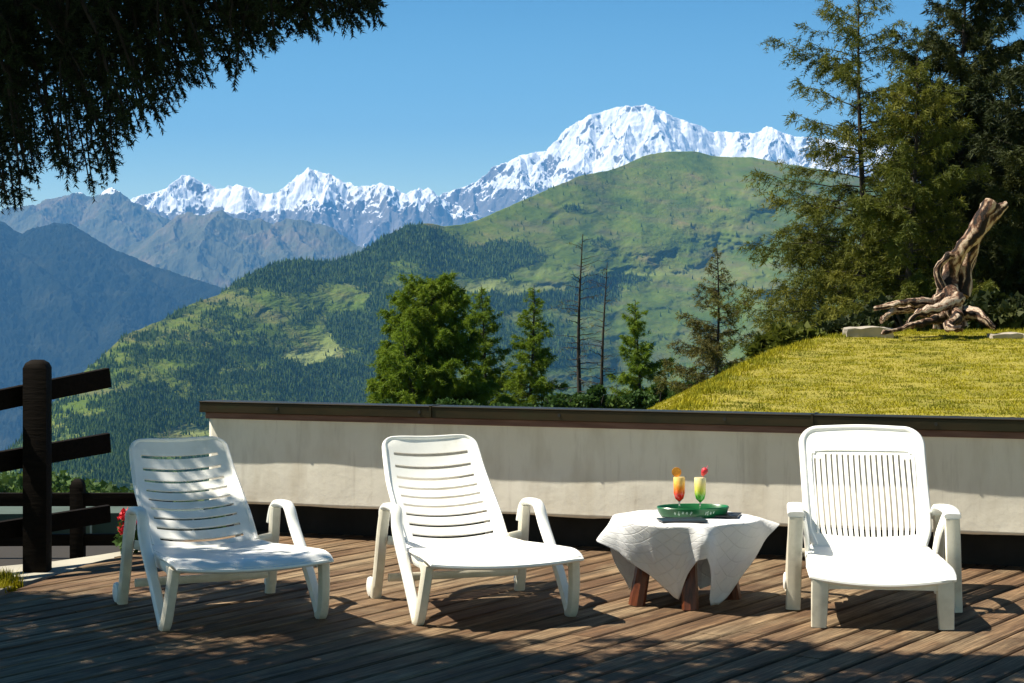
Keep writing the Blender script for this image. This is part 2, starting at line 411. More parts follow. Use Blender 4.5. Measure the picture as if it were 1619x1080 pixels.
ridges('snow_mountain', SIL_MB, 33000, 4200, 345, 560, 1560, 1150, 300, ROCK, 21, 40, sf=1.35, ss=.78, namp=.0016, snow=snow_attr(232, 335, .30, .84, [(1100,225,60,18,.5),(1040,190,40,14,.3),(935,262,45,10,.4),(830,290,80,10,.3)]))
SIL_L2 = [(-200,360),(120,330),(180,318),(212,313),(235,306),(259,299),(277,289),(298,278),(312,287),(329,291),(346,300),(360,293),(376,291),(395,296),(415,306),(441,304),(458,289),(475,276),(488,267),(503,270),(519,274),(535,283),(553,289),(566,296),(585,294),(605,289),(622,298),(640,306),(652,302),(662,299),(680,300),(695,312),(740,335),(900,380)]
ridges('snow_range', SIL_L2, 30000, 4200, 400, 90, 800, 900, 280, ROCK, 44, 32, sf=1.3, ss=.74, jit=3.5, namp=.0018, snow=snow_attr(304, 366, .16, .78, [(395,318,60,17,.7),(500,300,26,22,.2),(282,318,26,20,.25),(662,308,22,9,.6)]))
SIL_L3 = [(-200,345),(0,333),(22,326),(60,324),(73,315),(104,309),(125,304),(147,313),(177,296),(203,315),(242,337),(268,347),(300,372),(360,410),(480,450)]
ridges('grey_ridge', SIL_L3, 24000, 5200, 470, -80, 440, 640, 280, ROCKB, 61, 42, sf=.85, ss=.50, skew=.25, snow=lambda X, y, nn, a, b: snow_attr(296, 322, -.6, .30, [(168,306,14,10,.5)])(X, y, nn, a, b))
SIL_L3B = [(60,470),(150,430),(195,397),(225,380),(259,360),(280,344),(294,335),(320,341),(335,336),(350,332),(372,345),(392,348),(411,345),(432,354),(454,345),(480,348),(519,358),(558,384),(600,405),(660,430),(760,470)]
ridges('brown_ridge', SIL_L3B, 21000, 5200, 480, 110, 720, 700, 280, ROCKB, 83, 44, sf=.80, ss=.48, skew=-.1, snow=lambda X, y, nn, a, b: X*0-.6)

m = Mt('far_forest', .95, .05); a = m.noise(.0016, 7, .65); b2 = m.noise(.02, 4, .7)
m.color(m.mix(m.ramp(a, [(.54, 0), (.70, .6)]), m.ramp(b2, [(.35, (.006, .011, .009)), (.65, (.016, .022, .014))]), (.05, .055, .035)))
m.bump(b2, .6, 20); FARF = m.m
SIL_L4 = [(-260,330),(-60,338),(0,350),(10,375),(22,384),(43,364),(60,357),(86,352),(112,354),(125,371),(145,380),(164,389),(195,406),(225,425),(268,440),(303,456),(337,469),(380,490),(430,520),(520,580)]
ridges('blue_slope', SIL_L4, 14500, 6200, 760, -140, 500, 620, 420, FARF, 101, 70, sf=.62, ss=.40, skew=.35, namp=.0022)

# big green mountain on the right side of the valley
m = Mt('meadow_forest', .95, .05)
fo = m.attr('forest'); pale = m.attr('pale')
g1 = m.noise(.006, 6, .65); g2 = m.noise(.03, 5, .75); g3 = m.noise(.0035, 5, .6, m.coord((1, 1, 5)))
mead = m.ramp(g1, [(.3, (.045, .080, .012)), (.48, (.085, .125, .016)), (.6, (.12, .145, .026)), (.74, (.18, .145, .06))])
mead = m.mix(m.ramp(g3, [(.5, 0), (.68, .7)]), mead, (.125, .115, .055))
mead = m.mix(pale, mead, (.19, .22, .07))
woods = m.ramp(g2, [(.38, (.010, .022, .010)), (.52, (.026, .048, .016)), (.64, (.07, .10, .03))])
fm = m.math('ADD', fo, m.math('MULTIPLY', m.math('SUBTRACT', g2, .5), 2.2))
fm = m.math('ADD', fm, m.math('MULTIPLY', m.math('SUBTRACT', g1, .5), .8))
m.color(m.mix(m.ramp(fm, [(.46, 0), (.56, 1)]), mead, woods)); m.bump(m.math('MULTIPLY', g2, m.math('ADD', .25, fo)), 1.0, 22); MEADOW = m.m
SIL_L5 = [(-260,900),(-60,780),(0,725),(50,675),(86,635),(130,590),(164,561),(195,531),(259,505),(303,481),(346,466),(380,440),(432,417),(467,410),(523,414),(553,406),(579,393),(605,376),(640,358),(674,352),(700,358),(731,355),(758,347),(810,324),(865,300),(917,278),(972,268),(1019,246),(1055,240),(1094,239),(1134,248),(1193,249),(1233,258),(1300,268),(1400,290),(1850,330)]
FOREST = [(470,430,75,22,1.2),(560,425,50,26,1),(640,385,60,26,1.1),(560,470,60,22,.5),(800,408,55,28,1.3),(760,430,40,22,.7),(960,385,40,10,1.2),(910,330,26,9,.9),
          (780,480,60,22,1.1),(880,480,60,24,1),(960,450,60,26,.9),(700,400,50,30,.8),(500,600,90,36,1.0),(570,640,80,60,1.2),(350,600,60,20,.3),(240,640,80,16,.6),
          (1215,465,45,9,1.3),(1010,440,60,8,.7),(560,520,50,30,.7),(420,560,60,16,.45),(300,660,60,14,.7),(180,700,60,60,.5),(640,560,60,60,1),(740,540,80,50,.7),(880,540,80,40,.6),(310,560,70,20,.2)]
MEAD = [(790,455,90,9,1.2),(700,447,60,10,.9),(860,430,50,12,.7),(490,560,50,13,.9),(500,545,24,30,.6),(540,470,40,18,.8),(1000,400,120,30,.7),(1100,440,120,60,.7),(1040,290,160,50,.6),(440,480,60,12,.5),(310,678,34,12,1.4),(560,478,26,14,.8),(880,500,60,5,.6),(1080,350,150,30,.7),(980,520,100,25,.5)]
PALE = [(480,562,55,12,.9),(520,545,20,26,.5),(790,455,90,7,.6),(310,678,30,10,1),(860,432,40,6,.4),(1060,430,120,5,.4)]
def l5attr(X, y, nn, rb, iso, V):
    wx = X + 26*fbm(X/50, y/30, 4, 5); wy = y + 13*fbm(X/50+7, y/30, 4, 9)
    left = 1-sstep(560, 760, X)
    f = .08 + .34*left + .62*fbm(X/70+y/60, y/22, 6, 77, .62)*(.6+.6*left) - .25*(1-left)*(1-sstep(300, 420, y))
    for (gx, gy, rx, ry, k) in FOREST: f = f + k*np.exp(-(((wx-gx)/rx)**2+((wy-gy)/ry)**2)**2)
    for (gx, gy, rx, ry, k) in MEAD: f = f - k*np.exp(-(((wx-gx)/rx)**2+((wy-gy)/ry)**2)**2)
    p = X*0
    for (gx, gy, rx, ry, k) in PALE: p = p + k*np.exp(-(((wx-gx)/rx)**2+((wy-gy)/ry)**2)**2)
    return {'forest': f, 'pale': np.clip(p, 0, 1)}
g5 = terrain('green_mountain', SIL_L5, [(-260,3300),(86,3600),(432,5200),(700,6200),(1050,8000),(1850,8500)], 860, .62, 1150, 420, MEADOW, 131, rib=(170, .012), iso=(.014, .022), gn=.40, rotk=True, jag=2.5, x0=-260, x1=1850, attr=l5attr, warp=30)

# far-off woods on that mountain: little tree cones standing on the surface
rng = np.random.RandomState(19); vc = np.array([v.co[:] for v in g5.data.vertices]); fo_ = np.zeros(len(vc), dtype=np.float32); g5.data.attributes['forest'].data.foreach_get('value', fo_)
ppx = vc[:, 0]/vc[:, 1]*F+CX; ppy = HY-(vc[:, 2]-EYE)/vc[:, 1]*F
ok = (ppx > -40) & (ppx < 1400) & (ppy < 800) & (np.arange(len(vc)) > 6*1150)
ok &= ~((ppx > 380) & (ppy > 680))
wgt = np.where(ok, np.clip((fo_-.30+.35*fbm(ppx/14, ppy/6, 3, 71))*2.2, .02, 1), 0)*np.clip(1.3-(ppx-500)/1600, .3, 1.2); wgt /= wgt.sum()
pick = rng.choice(len(vc), 48000, p=wgt); c0 = vc[pick]+rng.uniform(-1, 1, (48000, 3))*np.array([2.2, 3.0, 0])*1.2
hh = (5+8.5*rng.rand(48000))*np.clip(c0[:, 1]/5200, .75, 1.25); rr_ = hh*(.24+.16*rng.rand(48000)); a0 = rng.rand(48000)*6.28
ring = [np.stack([c0[:, 0]+rr_*np.cos(a0+k*2.094), c0[:, 1]+rr_*np.sin(a0+k*2.094), c0[:, 2]-4], -1) for k in range(3)]
apx = np.stack([c0[:, 0], c0[:, 1], c0[:, 2]+hh], -1)
Vt = np.stack([ring[0], ring[1], apx, ring[1], ring[2], apx, ring[2], ring[0], apx], 1).reshape(-1, 3)
m = Mt('far_conifers', .95, .05); nn_ = m.noise(.02, 5, .8); n3 = m.noise(.0025, 4, .6)
m.color(m.mix(m.ramp(n3, [(.45, 0), (.65, .6)]), m.ramp(nn_, [(.35, (.022, .048, .014)), (.52, (.055, .10, .024)), (.66, (.12, .17, .04))]), (.08, .13, .025)))
tag(np_mesh('mountain_forest', Vt, np.arange(len(Vt)).reshape(-1, 3), m.m), kind='stuff')

# ground falling away beyond the terrace, one sheet out past the valley
def hill_z(X, Y):
    s = np.maximum(Y-11, 0)
    z = -.25 - .135*s - .00012*s**2
    z = z + sstep(0, 14, X-Y*.045)*sstep(12, 18, Y)*(1-sstep(120, 300, Y))*(.135*s*.66)
    return z
nx, ny = 160, 160
yy = 10.0*np.exp(np.linspace(0, math.log(300), ny)); tt = np.linspace(-1, 1, nx)
TT, YY = np.meshgrid(tt, yy); XX = TT*(12+YY*1.2)
ZZ = hill_z(XX, YY) + fbm(XX/40, YY/40, 5, 2)*np.minimum(YY*.015, 8)
idx = np.arange(nx*ny).reshape(ny, nx); FQ = np.stack([idx[:-1, :-1], idx[:-1, 1:], idx[1:, 1:], idx[1:, :-1]], -1).reshape(-1, 4)
HILLM = leafy('hillside_cover', [(.3, (.03, .055, .014)), (.5, (.07, .09, .02)), (.7, (.12, .13, .03))], .35, 0, .95, 6)
tag(np_mesh('hillside', np.stack([XX, YY, ZZ], -1).reshape(-1, 3), FQ, HILLM, None, True), kind='structure')
g = MB(); g.add([(-60000, -3000, -1150), (60000, -3000, -1150), (60000, 60000, -1150), (-60000, 60000, -1150)], [(0, 1, 2, 3)])
g.build('ground', FARF); tag(bpy.data.objects['ground'], kind='structure')

# haze
g = MB(); g.box((-42000, -2000, -1160), (42000, 44000, 3700))
hm = bpy.data.materials.new('haze'); hm.use_nodes = True; hn = hm.node_tree; hn.nodes.clear()
ho = hn.nodes.new('ShaderNodeOutputMaterial'); hv = hn.nodes.new('ShaderNodeVolumePrincipled')
hv.inputs['Color'].default_value = (.12, .42, .95, 1); hv.inputs['Density'].default_value = 3.1e-5; hv.inputs['Anisotropy'].default_value = 0.0
hn.links.new(hv.outputs[0], ho.inputs['Volume'])
tag(g.build('haze', hm), kind='stuff')

# ------------------------------------------------------------------ terrace
ANG = -math.atan(.69)          # boards run towards a point right of the frame
def clip(poly, a, b):          # keep the side left of a->b
    o = []; n = len(poly)
    d = lambda p: (b[0]-a[0])*(p[1]-a[1]) - (b[1]-a[1])*(p[0]-a[0])
    for i in range(n):
        p, q = poly[i], poly[(i+1) % n]; dp, dq = d(p), d(q)
        if dp >= 0: o.append(p)
        if dp*dq < 0: t = dp/(dp-dq); o.append((p[0]+(q[0]-p[0])*t, p[1]+(q[1]-p[1])*t))
    return o
WL, WR = Vector((-1.70, 10.66)), Vector((2.49, 9.23)); WD = (WR-WL).normalized(); WN = Vector((-WD.y, WD.x))   # WN points away from viewer
far0, far1 = Vector((-1.55, 10.98)), WR+WN*.35+WD*4
outline = [(-2.75, -1.0), (9.0, -1.0), tuple(far1), tuple(far0), (-2.12, 9.55), (-2.30, 8.55)]
def rot(p, a): return (p[0]*math.cos(a)-p[1]*math.sin(a), p[0]*math.sin(a)+p[1]*math.cos(a))
ol = [rot(p, -ANG) for p in outline]
deck = MB(); tones = []; random.seed(4); PW = .1335; T = .035
xs_ = [p[0] for p in ol]; ys_ = [p[1] for p in ol]
k0 = int(min(xs_)/PW)-1; k1 = int(max(xs_)/PW)+1
for k in range(k0, k1+1):
    yb = min(ys_) - random.random()*3
    while yb < max(ys_):
        L = random.choice([3.0, 3.6, 4.2])
        g_ = .0065 + random.random()*.003
        poly = [(k*PW+g_, yb+.002), ((k+1)*PW-g_, yb+.002), ((k+1)*PW-g_, yb+L-.002), (k*PW+g_, yb+L-.002)]
        yb += L
        for i in range(len(ol)):
            poly = clip(poly, ol[i], ol[(i+1) % len(ol)])
            if len(poly) < 3: break
        if len(poly) < 3: continue
        n = len(poly); dz = random.uniform(-.0015, .0015); tn = min(1, max(0, random.gauss(.5, .17)))
        b = .006; cxp = sum(p[0] for p in poly)/n
        inner = [(p[0]+(b if p[0] < cxp else -b), p[1]) for p in poly]
        vs = [(x, y, dz) for x, y in inner]+[(x, y, dz-b) for x, y in poly]+[(x, y, -T) for x, y in poly]
        fs = [tuple(range(n))]+[(n+i, n+(i+1) % n, (i+1) % n, i) for i in range(n)]+[(2*n+i, 2*n+(i+1) % n, n+(i+1) % n, n+i) for i in range(n)]
        deck.add(vs, fs); tones += [tn]*len(vs)
o = deck.build('deck', WOOD); o.rotation_euler = (0, 0, ANG); tag(o, kind='structure')
at = o.data.attributes.new('tone', 'FLOAT', 'POINT'); at.data.foreach_set('value', tones)
g = MB(); g.box((-12, -4, -.30), (12, 11.0, -.05)); tag(g.build('paving', plain('shadow_soil', (.02, .016, .012), .95)), kind='structure')
# pale concrete edge by the fence
g = MB(); pts = [P(-300, 915, 1), P(40, 907, 1), P(143, 893, 1), P(260, 878, 1), P(330, 868, 1), P(330, 852, 1), P(180, 870, 1), P(85, 884, 1), P(-300, 900, 1)]
def gp(x, y, z=0.0):          # point at height z seen at photo pixel (x, y)
    Y = (EYE-z)*F/(y-HY); return ((x-CX)/F*Y, Y, z)
low = [gp(-260, 962), gp(0, 930), gp(60, 912), gp(120, 898), gp(160, 886), gp(330, 862)]
up = [gp(-260, 905), gp(0, 893), gp(85, 885), gp(150, 876), gp(200, 868), gp(330, 850)]
n = len(low); vs = [(*p[:2], -.008) for p in low]+[(*p[:2], -.008) for p in up]+[(*p[:2], -.06) for p in low]+[(*p[:2], -.06) for p in up]
fs = [(i, i+1, n+i+1, n+i) for i in range(n-1)]+[(n+i, n+i+1, 3*n+i+1, 3*n+i) for i in range(n-1)]+[(2*n+i, 2*n+i+1, i+1, i) for i in range(n-1)]
g = MB(); g.add(vs, fs); tag(g.build('kerb', CONC), kind='structure')

# parapet wall: local x along the wall, y away from the viewer
wz = math.atan2(WD.y, WD.x); LW = (WR-WL).length+5
wall = empty('parapet_wall', (WL.x, WL.y, 0), wz, 'long cream plastered parapet with dark metal coping above the deck', 'wall')
nu, nz = 420, 34
us = np.linspace(0, LW, nu); zs = np.linspace(.178, .705, nz)
U, Z = np.meshgrid(us, zs)
bul = .009*fbm(U*.8, Z*1.1, 2, 8)+.0018*fbm(U*5, Z*5, 4, 15)
zed = Z + np.where(Z < .185, .010*fbm(U*3, Z*0, 4, 31), 0)
A = np.stack([U, -bul*1.2, zed], -1)
th = .07
Bb = np.stack([U, U*0+th, Z], -1)
V = np.concatenate([A.reshape(-1, 3), Bb.reshape(-1, 3)]); idx = np.arange(nu*nz).reshape(nz, nu); N = nu*nz
q = lambda a, b, c, d: np.stack([a, b, c, d], -1).reshape(-1, 4)
Fc = np.concatenate([q(idx[:-1, :-1], idx[:-1, 1:], idx[1:, 1:], idx[1:, :-1]), q(idx[1:, :-1]+N, idx[1:, 1:]+N, idx[:-1, 1:]+N, idx[:-1, :-1]+N),
    q(idx[0, :-1]+N, idx[0, 1:]+N, idx[0, 1:], idx[0, :-1]), q(idx[-1, :-1], idx[-1, 1:], idx[-1, 1:]+N, idx[-1, :-1]+N), q(idx[:-1, 0]+N, idx[:-1, 0], idx[1:, 0], idx[1:, 0]+N)])
np_mesh('plaster_face', V, Fc, PLASTER, wall, True)
g = MB(); g.box((-.012, -.026, .650), (LW, .0, .684)); g.build('fascia_board', REDB, wall, bevel=.003)
g = MB(); g.box((-.03, -.062, .686), (LW, .075, .742)); g.box((-.033, -.066, .742), (LW, .079, .748)); g.build('coping', COPPER, wall, bevel=.004)
for u in (1.35, 3.4, 5.4, 7.4):
    g = MB(); g.box((u, -.070, .690), (u+.012, .082, .752)); g.build('coping_seam', COPPER, wall)
for px in (446, 670, 890, 1150, 1482):
    t = (px-333)/1286.0; Y = 1/((1-t)/10.66+t/9.23); u = t*4.42*Y/10.66*1.0
    u = (Vector(((px-CX)/F*Y, Y))-WL).dot(WD)
    g = MB(); g.sweep([(u, -.068, .716), (u, -.060, .716)], (.009, .009), 8, 2, (1, 0, 0)); g.build('screw', SCREW, wall)
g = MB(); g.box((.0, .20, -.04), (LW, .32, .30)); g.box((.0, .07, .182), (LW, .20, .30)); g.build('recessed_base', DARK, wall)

# dark fence with sawn-off rails at the left
def post(g, x, y, z0, z1, r, n=8):
    g.sweep([(x, y, z0), (x, y, z1-.04), (x, y, z1-.015), (x, y, z1)], [(r, r), (r, r), (r*.82, r*.82), (r*.45, r*.45)], 12, 9, (1, 0, 0))
pp = gp(59, 900)
t = empty('rail_fence', (pp[0], pp[1], 0), 0, 'dark wooden fence post with three slanting sawn rails at left edge of deck', 'fence')
g = MB(); post(g, 0, 0, -.05, 1.03, .062); g.build('post', FENCE, t, 40)
def rail(xa, ya, xb, yb, Ya, Yb, hh=.052):
    a = Vector(P(xa, ya, Ya)); b = Vector(P(xb, yb, Yb)); o_ = Vector((pp[0], pp[1], 0))
    d = (b-a).normalized(); sd = Vector((-d.y, d.x, 0)).normalized()
    g = MB(); g.sweep([a-o_, b-o_], (.022, hh), 12, 12, sd); return g
rail(-160, 665, 171, 597, 8.9, 9.75).build('rail', FENCE, t, 40)
rail(-160, 758, 171, 700, 8.9, 9.75).build('rail', FENCE, t, 40)
rail(-160, 864, 171, 812, 8.9, 9.75, .046).build('rail', FENCE, t, 40)
fy = 10.05
t = empty('low_fence', ((123-CX)/F*fy, fy, 0), 0, 'low dark wooden fence along terrace edge behind the left lounger', 'fence')
for dx in (-1.15, 0):
    g = MB(); post(g, dx, 0, -.06, .37, .038); g.build('post', FENCE, t, 40)
g = MB(); g.sweep([(-2.2, .0, .262), (.5, 0, .262)], (.02, .036), 12, 12, (0, 1, 0)); g.build('rail', FENCE, t, 40)
g = MB(); g.sweep([(-2.2, .0, .035), (.5, 0, .052)], (.02, .032), 12, 12, (0, 1, 0)); g.build('rail', FENCE, t, 40)
# pale glazed cold frame beyond the low fence
PANE = plain('dusty_glass', (.05, .075, .062), .95, .2, 3, 0); WHITEP = plain('white_paint', (.5, .52, .5), .5)
t = empty('cold_frame', ((-20-CX)/F*11.2, 11.2, -.2), R(4), 'low grey green glazed frame with white bars behind the low fence', 'cold frame')
g = MB(); g.box((-1.2, 0, .0), (1.25, .5, .245)); g.build('pane', PANE, t)
g = MB(); g.box((-1.2, -.02, .07), (1.25, -.002, .082))
for q_ in range(9): g.box((-1.2+q_*.3, -.016, .082), (-1.19+q_*.3, -.002, .24))
g.build('frame', WHITEP, t)

# geranium and grass tuft
def leaf_cloud(c, rad, n, size, rng):
    """n little triangles in an ellipsoid"""
    d = rng.normal(size=(n, 3)); d /= np.linalg.norm(d, axis=1)[:, None]; p = d*(rng.rand(n, 1)**.45)*np.array(rad)+np.array(c)
    a = rng.normal(size=(n, 3)); a /= np.linalg.norm(a, axis=1)[:, None]; b = np.cross(a, rng.normal(size=(n, 3))); b /= np.linalg.norm(b, axis=1)[:, None]
    s = size*(.6+.8*rng.rand(n, 1))
    return np.stack([p-a*s*.5, p+a*s*.5+b*s*.3, p+b*s], 1).reshape(-1, 3)
def soup(name, V, mat, parent=None):
    return np_mesh(name, V, np.arange(len(V)).reshape(-1, 3), mat, parent)
rng = np.random.RandomState(5)
c = P(201, 822, 9.9)
t = empty('geranium', (c[0], c[1], -.05), 0, 'small red geranium in flower behind the left lounger', 'plant')
soup('leaves', leaf_cloud((0, 0, .14), (.06, .06, .10), 260, .03, rng), SHRUB, t)
soup('flowers', np.concatenate([leaf_cloud((.0, -.03, .245), (.035, .03, .03), 160, .018, rng), leaf_cloud((-.01, -.05, .18), (.02, .02, .03), 60, .016, rng), leaf_cloud((.03, -.03, .21), (.02, .02, .03), 60, .016, rng)]), plain('red_petals', (.62, .01, .025), .6), t)

def blades(pos, h, wd, rng, lean=.5):
    n = len(pos); a = rng.rand(n)*6.283; d = np.stack([np.cos(a), np.sin(a), a*0], -1)
    s = np.stack([-np.sin(a), np.cos(a), a*0], -1); hh = (h*(.5+.9*rng.rand(n)))[:, None]
    tip = pos + d*hh*lean*(rng.rand(n, 1)*1.3) + np.array([0, 0, 1])*hh
    return np.stack([pos-s*wd, pos+s*wd, tip], 1).reshape(-1, 3)
# grass tuft at the bottom left beside the boards
n = 5200; a_ = gp(-10, 922)
px_ = a_[0]-.42+rng.rand(n)*.62; py_ = a_[1]-.12+rng.rand(n)*.38
k = (px_ < a_[0]+.14-.5*np.abs(py_-a_[1]))
base = np.stack([px_, py_, px_*0-.03], -1)[k]
tag(soup('grass_verge', blades(base, .055, .004, rng, .8), GRASS), kind='stuff')

# ------------------------------------------------------------------ grass mound with stump
RIDGE = [(.88, 9.98, .735), (1.08, 10.9, .768), (1.30, 11.9, .80), (1.62, 13.0, .85), (1.98, 14.1, .915), (2.42, 15.0, .975), (3.05, 15.8, 1.0), (3.8, 16.6, .985), (4.7, 17.3, .975), (6.2, 18.0, 1.0), (9, 19, 1.0), (12, 20, 1.0)]
rd = np.array(RIDGE)
def mound_z(X, Y):
    """height from distance to the ridge line, inside and outside"""
    shp = X.shape; p = np.stack([X.ravel(), Y.ravel()], -1)
    best = np.full(len(p), 1e9); hz = np.zeros(len(p)); sg = np.zeros(len(p))
    for i in range(len(rd)-1):
        a, b = rd[i, :2], rd[i+1, :2]; d = b-a; t = np.clip(((p-a)@d)/(d@d), 0, 1); q_ = a+t[:, None]*d; r = p-q_
        dd = np.hypot(r[:, 0], r[:, 1]); k = dd < best; best[k] = dd[k]; hz[k] = (rd[i, 2]+t*(rd[i+1, 2]-rd[i, 2]))[k]
        cr = d[0]*r[:, 1]-d[1]*r[:, 0]; sg[k] = np.sign(cr)[k]
    best = best.reshape(shp); hz = hz.reshape(shp); sg = sg.reshape(shp)
    wy = WL.y + (X-WL.x)*WD.y/WD.x + .09       # rear face of the parapet
    dw = np.maximum(Y-wy, 0); f = dw/(dw+best+1e-6)
    inside = .742+(hz-.742)*np.clip(f, 0, 1)**.8
    outside = hz - .40*best - .10*best**2
    z = np.where(sg < 0, inside, outside)
    return z + .018*fbm(X*1.5, Y*1.5, 3, 12) + .012*fbm(X*5, Y*5, 4, 13, .6), sg < 0
nx, ny = 260, 260
gx = np.linspace(.2, 9.5, nx); gt = np.linspace(0, 1, ny); TT, GX = np.meshgrid(gt, gx, indexing='ij')
wy0 = WL.y+(GX-WL.x)*WD.y/WD.x+.085
GY = wy0 + TT*(21-wy0); GZ, _ = mound_z(GX, GY); GZ = np.maximum(GZ, -1.5)
idx = np.arange(nx*ny).reshape(ny, nx); FQ = np.stack([idx[:-1, :-1], idx[:-1, 1:], idx[1:, 1:], idx[1:, :-1]], -1).reshape(-1, 4)
tag(np_mesh('grass_mound', np.stack([GX, GY, GZ], -1).reshape(-1, 3), FQ, TURF, None, True), kind='structure')
rng = np.random.RandomState(11); n = 600000
X_ = .6+rng.rand(n)*7.6; Y_ = 9.2+rng.rand(n)*9.8
Z_, ins = mound_z(X_, Y_)
wyb = WL.y+(X_-WL.x)*WD.y/WD.x+.10
tuft = fbm(X_*5, Y_*5, 3, 40)
dist_r = (X_/Y_ < .44) & (Y_ > wyb) & (Z_ > .3) & ((Y_ < 17.8))
k = dist_r & (rng.rand(n) < .78+.5*tuft)
pos = np.stack([X_, Y_, Z_-.004], -1)[k]
V = blades(pos, .013, .0040, rng, 1.3); hs_ = (1+.8*tuft[k])
V = V.reshape(-1, 3, 3); V[:, 2, 2] = V[:, 0, 2]+(V[:, 2, 2]-V[:, 0, 2])*np.clip(hs_, .4, 2)
n = 9000; ti = rng.rand(n)*8.2; i0 = ti.astype(int); f_ = (ti-i0)[:, None]; e_ = rd[i0]*(1-f_)+rd[i0+1]*f_
ex = e_[:, 0]+rng.randn(n)*.09; ey = e_[:, 1]+rng.randn(n)*.09; ez = mound_z(ex, ey)[0]; kk = fbm(ex*3, ey*3, 4, 61) > -.1
V2 = blades(np.stack([ex, ey, ez-.004], -1)[kk], .032, .0045, rng, .9)
tag(soup('grass', np.concatenate([V.reshape(-1, 3), V2]), GRASS), kind='stuff')

# driftwood stump
m = Mt('driftwood', .7, .25); v1 = m.coord((3, 3, 1.0), (0, .5, 0)); a = m.noise(3.0, 7, .68, v1, 1.0); b_ = m.noise(30, 5, .7)
c = m.ramp(m.math('ADD', m.math('MULTIPLY', m.attr('tone'), .62), m.math('ADD', .035, m.math('MULTIPLY', a, .8))), [(.36, (.012, .008, .006)), (.44, (.12, .055, .03)), (.51, (.45, .33, .23)), (.58, (.55, .46, .36)), (.66, (.22, .10, .05)), (.74, (.02, .013, .01))])
m.color(c); m.bump(m.math('ADD', a, b_), .8, .03); DRIFT = m.m
SY = 15.4
def sp(x, y, d=0): return Vector(P(x, y, SY+d))
def gnarl(paths, seed, name, parent, mat):
    g = MB(); tn_ = []
    for pts, rr in paths:
        pts = [Vector(p) for p in pts]; q = []; r2 = []
        for i in range(len(pts)-1):
            for k in range(6):
                t = k/6; p0 = pts[max(i-1, 0)]; p1 = pts[i]; p2 = pts[i+1]; p3 = pts[min(i+2, len(pts)-1)]
                q.append(.5*((2*p1)+(p2-p0)*t+(2*p0-5*p1+4*p2-p3)*t*t+(-p0+3*p1-3*p2+p3)*t**3)); r2.append(rr[i]+(rr[i+1]-rr[i])*t)
        q.append(pts[-1]); r2.append(rr[-1])
        g.tube(q, [r*.52 for r in r2], 18)
        for ii in range(len(q)):
            th = np.arange(18)/18*6.2832; tn_.append(fbm(np.cos(th)*2.6+seed, np.sin(th)*2.6+ii*.075+seed*3, 4, seed+2, .65))
    V = np.array(g.v); nz = fbm(V[:, 0]*9+V[:, 1]*7, V[:, 2]*6-V[:, 1]*7, 5, seed, .7, True); n2 = fbm(V[:, 0]*6+3, V[:, 2]*6+V[:, 1]*6, 3, seed+4)
    V = V + np.stack([n2, nz*.3, n2[::-1]*0+nz], -1)*.038
    g.v = [tuple(p) for p in V]
    o = g.build(name, mat, parent, 60); a_ = o.data.attributes.new('tone', 'FLOAT', 'POINT'); a_.data.foreach_set('value', np.concatenate(tn_).astype(np.float32)); return o
bs = sp(1500, 520)
stump = empty('driftwood_stump', (0, 0, 0), 0, 'bleached gnarled tree stump with spreading roots lying on the grass mound', 'tree stump')
paths = [([sp(1503, 520), sp(1500, 480), sp(1502, 440, .1), sp(1520, 400), sp(1545, 365), sp(1568, 322)], [.26, .20, .14, .11, .15, .13]),
         ([sp(1520, 470, .1), sp(1528, 420, .15), sp(1540, 385, .1), sp(1562, 352), sp(1592, 325)], [.15, .12, .11, .12, .06]),
         ([sp(1490, 460), sp(1482, 430), sp(1500, 408), sp(1512, 412)], [.07, .05, .05, .05])]
gnarl(paths, 3, 'trunk', stump, DRIFT)
gnarl([([sp(1500, 470), sp(1470, 480, -.1), sp(1430, 482, -.2), sp(1382, 492, -.2)], [.11, .07, .055, .03])], 5, 'root', stump, DRIFT)
gnarl([([sp(1515, 475, -.1), sp(1490, 488, -.3), sp(1450, 500, -.4), sp(1432, 520, -.4)], [.11, .085, .05, .04])], 7, 'root', stump, DRIFT)
gnarl([([sp(1500, 500), sp(1450, 492, -.1), sp(1410, 498, -.2), sp(1392, 512, -.3)], [.12, .08, .05, .03])], 9, 'root', stump, DRIFT)
gnarl([([sp(1520, 500), sp(1545, 500, -.1), sp(1560, 515, -.2), sp(1570, 522, -.2)], [.14, .08, .05, .03])], 12, 'root', stump, DRIFT)
gnarl([([sp(1490, 505, -.1), sp(1470, 512, -.4), sp(1440, 518, -.5), sp(1395, 530, -.7)], [.10, .06, .035, .018])], 14, 'root', stump, DRIFT)
gnarl([([sp(1505, 495, -.1), sp(1515, 505, -.4), sp(1500, 519, -.5), sp(1520, 524, -.7)], [.10, .09, .06, .03])], 16, 'root', stump, DRIFT)
def stone(px, py, w_, d_, h_, seed, label):
    c = P(px, py, SY-.2); z = float(mound_z(np.array([c[0]]), np.array([c[1]]))[0][0])
    g = MB(); g.box((-w_, -d_, -.03), (w_, d_, h_)); o = g.build('flat_stone', plain('grey_stone_%d' % seed, (.33, .29, .23), .9, .3, 4, .6), None)
    me = o.data; import bmesh as bm_; b = bm_.new(); b.from_mesh(me)
    bm_.ops.subdivide_edges(b, edges=b.edges[:], cuts=5, use_grid_fill=True)
    for v in b.verts:
        k = fbm(np.array([v.co.x*4+seed]), np.array([v.co.y*4+v.co.z*5]), 4, seed)[0]; v.co.x += k*.07; v.co.y += k*.07; v.co.z += k*.035; v.co.z *= 1-.25*(v.co.x/w_)**2
    b.to_mesh(me); b.free(); me.polygons.foreach_set('use_smooth', [True]*len(me.polygons)); me.set_sharp_from_angle(angle=R(35))
    o.location = (c[0], c[1], z); tag(o, label, 'stone')
